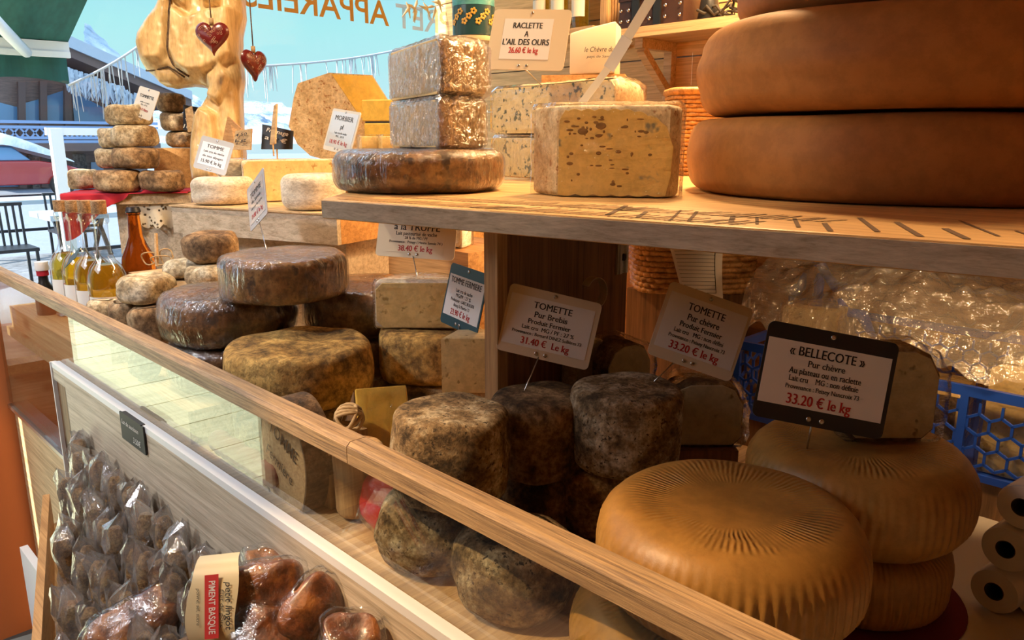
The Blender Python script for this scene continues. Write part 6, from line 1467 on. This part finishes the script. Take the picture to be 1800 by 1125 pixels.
# blue mesh crate
RX0, RX1, RY0, RY1, RZ0, RZ1 = -.606, .14, 1.127, 1.49, 1.0005, 1.130
o = B().box((-.60, 1.13, .9505), (.15, 1.48, 1.0)).build_top('riser_crate', M['planks_dark']); tag(o, 'dark riser under the blue mesh crate', 'riser')
bc_ = empty('mesh_crate', ((RX0 + RX1) / 2, RY0, RZ0), 'blue plastic crate with honeycomb mesh sides holding wrapped cheeses', 'crate')
def honey(b, o_, ex, L, z0, z1, nrm):
    s = .0152; dx = s * math.sqrt(3); nrows = int((z1 - z0) / (1.5 * s)) + 1
    for r_ in range(nrows + 1):
        for c_ in range(int(L / dx) + 2):
            cx = c_ * dx + (dx / 2 if r_ % 2 else 0); cz = z0 + r_ * 1.5 * s
            pts = [(cx + s * math.sin(PI / 3 * k), cz + s * math.cos(PI / 3 * k)) for k in range(6)]
            for k in (0, 1, 2):
                (xa, za), (xb, zb2) = pts[k], pts[k + 1]
                if min(xa, xb) < 0 or max(xa, xb) > L or min(za, zb2) < z0 or max(za, zb2) > z1: continue
                b.bar(o_ + ex * xa + Z_ * (za), o_ + ex * xb + Z_ * (zb2), .0034, .004, up=nrm)
    return b
for nm, o_, ex, L, nrm in (('front_mesh', V((RX0, RY0, 0)), V((1, 0, 0)), RX1 - RX0, V((0, -1, 0))), ('side_mesh', V((RX0, RY0, 0)), V((0, 1, 0)), RY1 - RY0, V((-1, 0, 0))), ('back_mesh', V((RX0, RY1, 0)), V((1, 0, 0)), RX1 - RX0, V((0, 1, 0)))):
    honey(B(), o_, ex, L, RZ0 + .010, RZ1 - .014, nrm).build_at(nm, M['bluep'], bc_)
b = B()
for z0_, z1_, g in ((RZ1 - .014, RZ1, .004), (RZ0, RZ0 + .010, .002)):
    b.box((RX0 - g, RY0 - g, z0_), (RX1 + g, RY0 + g, z1_)).box((RX0 - g, RY1 - g, z0_), (RX1 + g, RY1 + g, z1_)).box((RX0 - g, RY0 - g, z0_), (RX0 + g, RY1 + g, z1_)).box((RX1 - g, RY0 - g, z0_), (RX1 + g, RY1 + g, z1_))
b.build_at('rim_frame', M['bluep'], bc_)
for x in (RX0, -.47, -.27, -.07, RX1): B().box((x - .005, RY0 - .004, RZ0), (x + .005, RY0 + .004, RZ1 - .014)).build_at('upright', M['bluep'], bc_)
B().box((RX0, RY0, RZ0), (RX1, RY1, RZ0 + .004)).build_at('crate_floor', M['bluep'], bc_)
for lab, x, y, w_, d_, h_, mt in (('pale yellow cheese slab lying in the right of the blue crate', -.10, 1.215, .30, .13, .155, 'paste_cream'), ('cheese wedge in film at the left end of the blue crate', -.545, 1.30, .09, .12, .175, 'paste_cream'), ('brown rind cheese block in the middle of the blue crate', -.36, 1.22, .15, .12, .10, 'paste_cream')):
    wedge('cheese_block', lab, [(x - w_ / 2, y - d_ / 2), (x + w_ / 2, y - d_ / 2 + .005), (x + w_ / 2 - .01, y + d_ / 2), (x - w_ / 2 + .02, y + d_ / 2 - .01)], RZ0 + .0045, RZ0 + h_, M['tommette_brown'], M[mt], wrap='film', rindsides=(0,) if 'brown' in lab else ())
def sheet(label, fn, nu, nv, mt='sheetfilm', name='plastic_bag'):
    o = B().grid(nu, nv, fn).build_top(name, M[mt], True); return tag(o, label, 'plastic film')
def sf1(u, t):
    x = RX0 - .01 + u * (RX1 - RX0 + .04); y = RY0 - .012 + t * .36
    k = noise.ridged_multi_fractal(V((x * 9, y * 9, 2)), 1., 2.2, 5, 1., 2.); k2 = noise.noise(V((x * 5, y * 6, 7)))
    z = 1.172 + .030 * k + .03 * k2 + .05 * math.sin(min(t * 1.4, 1) * PI / 2) * (1 - .4 * u)
    if t < .12: z -= (.12 - t) * (.5 + .4 * noise.noise(V((x * 22, 1, 1))))
    return V((x, y, min(max(z, 1.135), 1.335)))
sheet('loose sheet of crumpled clear film spread over the blue crate', sf1, 200, 110)
def sf2(u, t):
    a = -.5 + u * 2.6; r_ = .03 + .11 * t; x = -.60 + r_ * math.cos(a) + .06 * u; y = 1.40 + r_ * math.sin(a) * .8 - .08 * u
    k = noise.ridged_multi_fractal(V((x * 16, y * 16, t * 3)), 1., 2.2, 5, 1., 2.); z = 1.13 + .195 * t ** .8 + .018 * k
    return V((x + .02 * k, y, min(z, 1.338)))
sheet('tall gathered clear plastic bag at the left end of the blue crate', sf2, 120, 60)
def sf3(u, t):
    x = -.22 + u * .22; z = 1.16 - t * .16 ; x2 = x + .02 * noise.noise(V((u * 6, t * 6, 3)))
    k = noise.ridged_multi_fractal(V((x * 18, z * 18, 4)), 1., 2.2, 5, 1., 2.)
    return V((x2, 1.10 - .012 * k - .02 * t, z))
b = B()
for i, (x, y, z) in enumerate(((-.60, 1.36, 1.235), (-.575, 1.34, 1.21), (-.62, 1.38, 1.20), (-.52, 1.30, 1.185))):
    b.tube([V((x + .012 * j * math.cos(i * 1.9), y + .01 * j, z - .012 * j + .01 * math.sin(j * 1.7 + i))) for j in range(6)], [.004, .010, .008, .011, .008, .003], 8)
tag(b.build_top('blue_ribbon', M['bluebag'], True), 'crumpled blue plastic strip inside the clear bag', 'ribbon')
# paper rolls
rd = (V((-.14, .9, 0)) - EYEP); rd.z = 0; rd.normalize(); rs = V((rd.y, -rd.x, 0)); rax = (rd * .96 + rs * .3).normalized(); rside = V((rax.y, -rax.x, 0))
def roll(label, px, py, d, R=.030):
    c = atd(px, py, d); root = empty('paper_roll', c - Z_ * R, label, 'paper roll', 'white paper rolls stacked at the right')
    fr = frame(c, rside, Z_, rax)
    B().lathe([(R * .40, 0), (R * .96, 0), (R, .003), (R, .20), (R * .4, .20)], 40, fr=fr).build_at('paper', M['rollpaper'], root, 40)
    B().lathe([(R * .40, .20), (R * .40, .0), (R * .36, .0), (R * .36, .20)], 30, fr=fr).build_at('card_tube', M['dark'], root, 40)
    return c
RR = .0245; q1 = atz(1747, 1040, .9508 + RR); dq = (q1 - EYEP).dot(AXIS)
roll('white paper roll lowest of the little pile at the right edge', 1747, 1040, dq, RR)
roll('white paper roll second from the bottom of the pile at the right edge', 1767, 966, dq - .012, RR)
roll('white paper roll at the top of the pile at the right edge', 1795, 892, dq - .024, RR)
q4 = atz(1826, 1058, .9508 + RR); roll('white paper roll at the bottom beside the lowest roll, cut off by the frame', 1829, 1058, (q4 - EYEP).dot(AXIS), RR)
rc2 = atd(1790, 960, .85)
def sf4(u, t):
    px = 1712 + 110 * u; py = 840 + 80 * t; p = atd(px, py, .835 + .03 * u); k = noise.ridged_multi_fractal(p * 30, 1., 2.2, 4, 1., 2.); return p + AXIS * k * .004
# white board leaning low at the far left
w0 = V((-2.36, .415, 0))
wb = B().box((-2.38, .395, .0005), (-2.13, .415, .33)); o = wb.build_top('leaning_board', M['white_paint']); tag(o, 'white board leaning at the foot of the counter by the door', 'board')
wb = B().box((-2.125, .40, .0005), (-1.95, .415, .22)); o = wb.build_top('leaning_board', M['pine']); tag(o, 'short pine board leaning at the counter foot beside the white board', 'board')
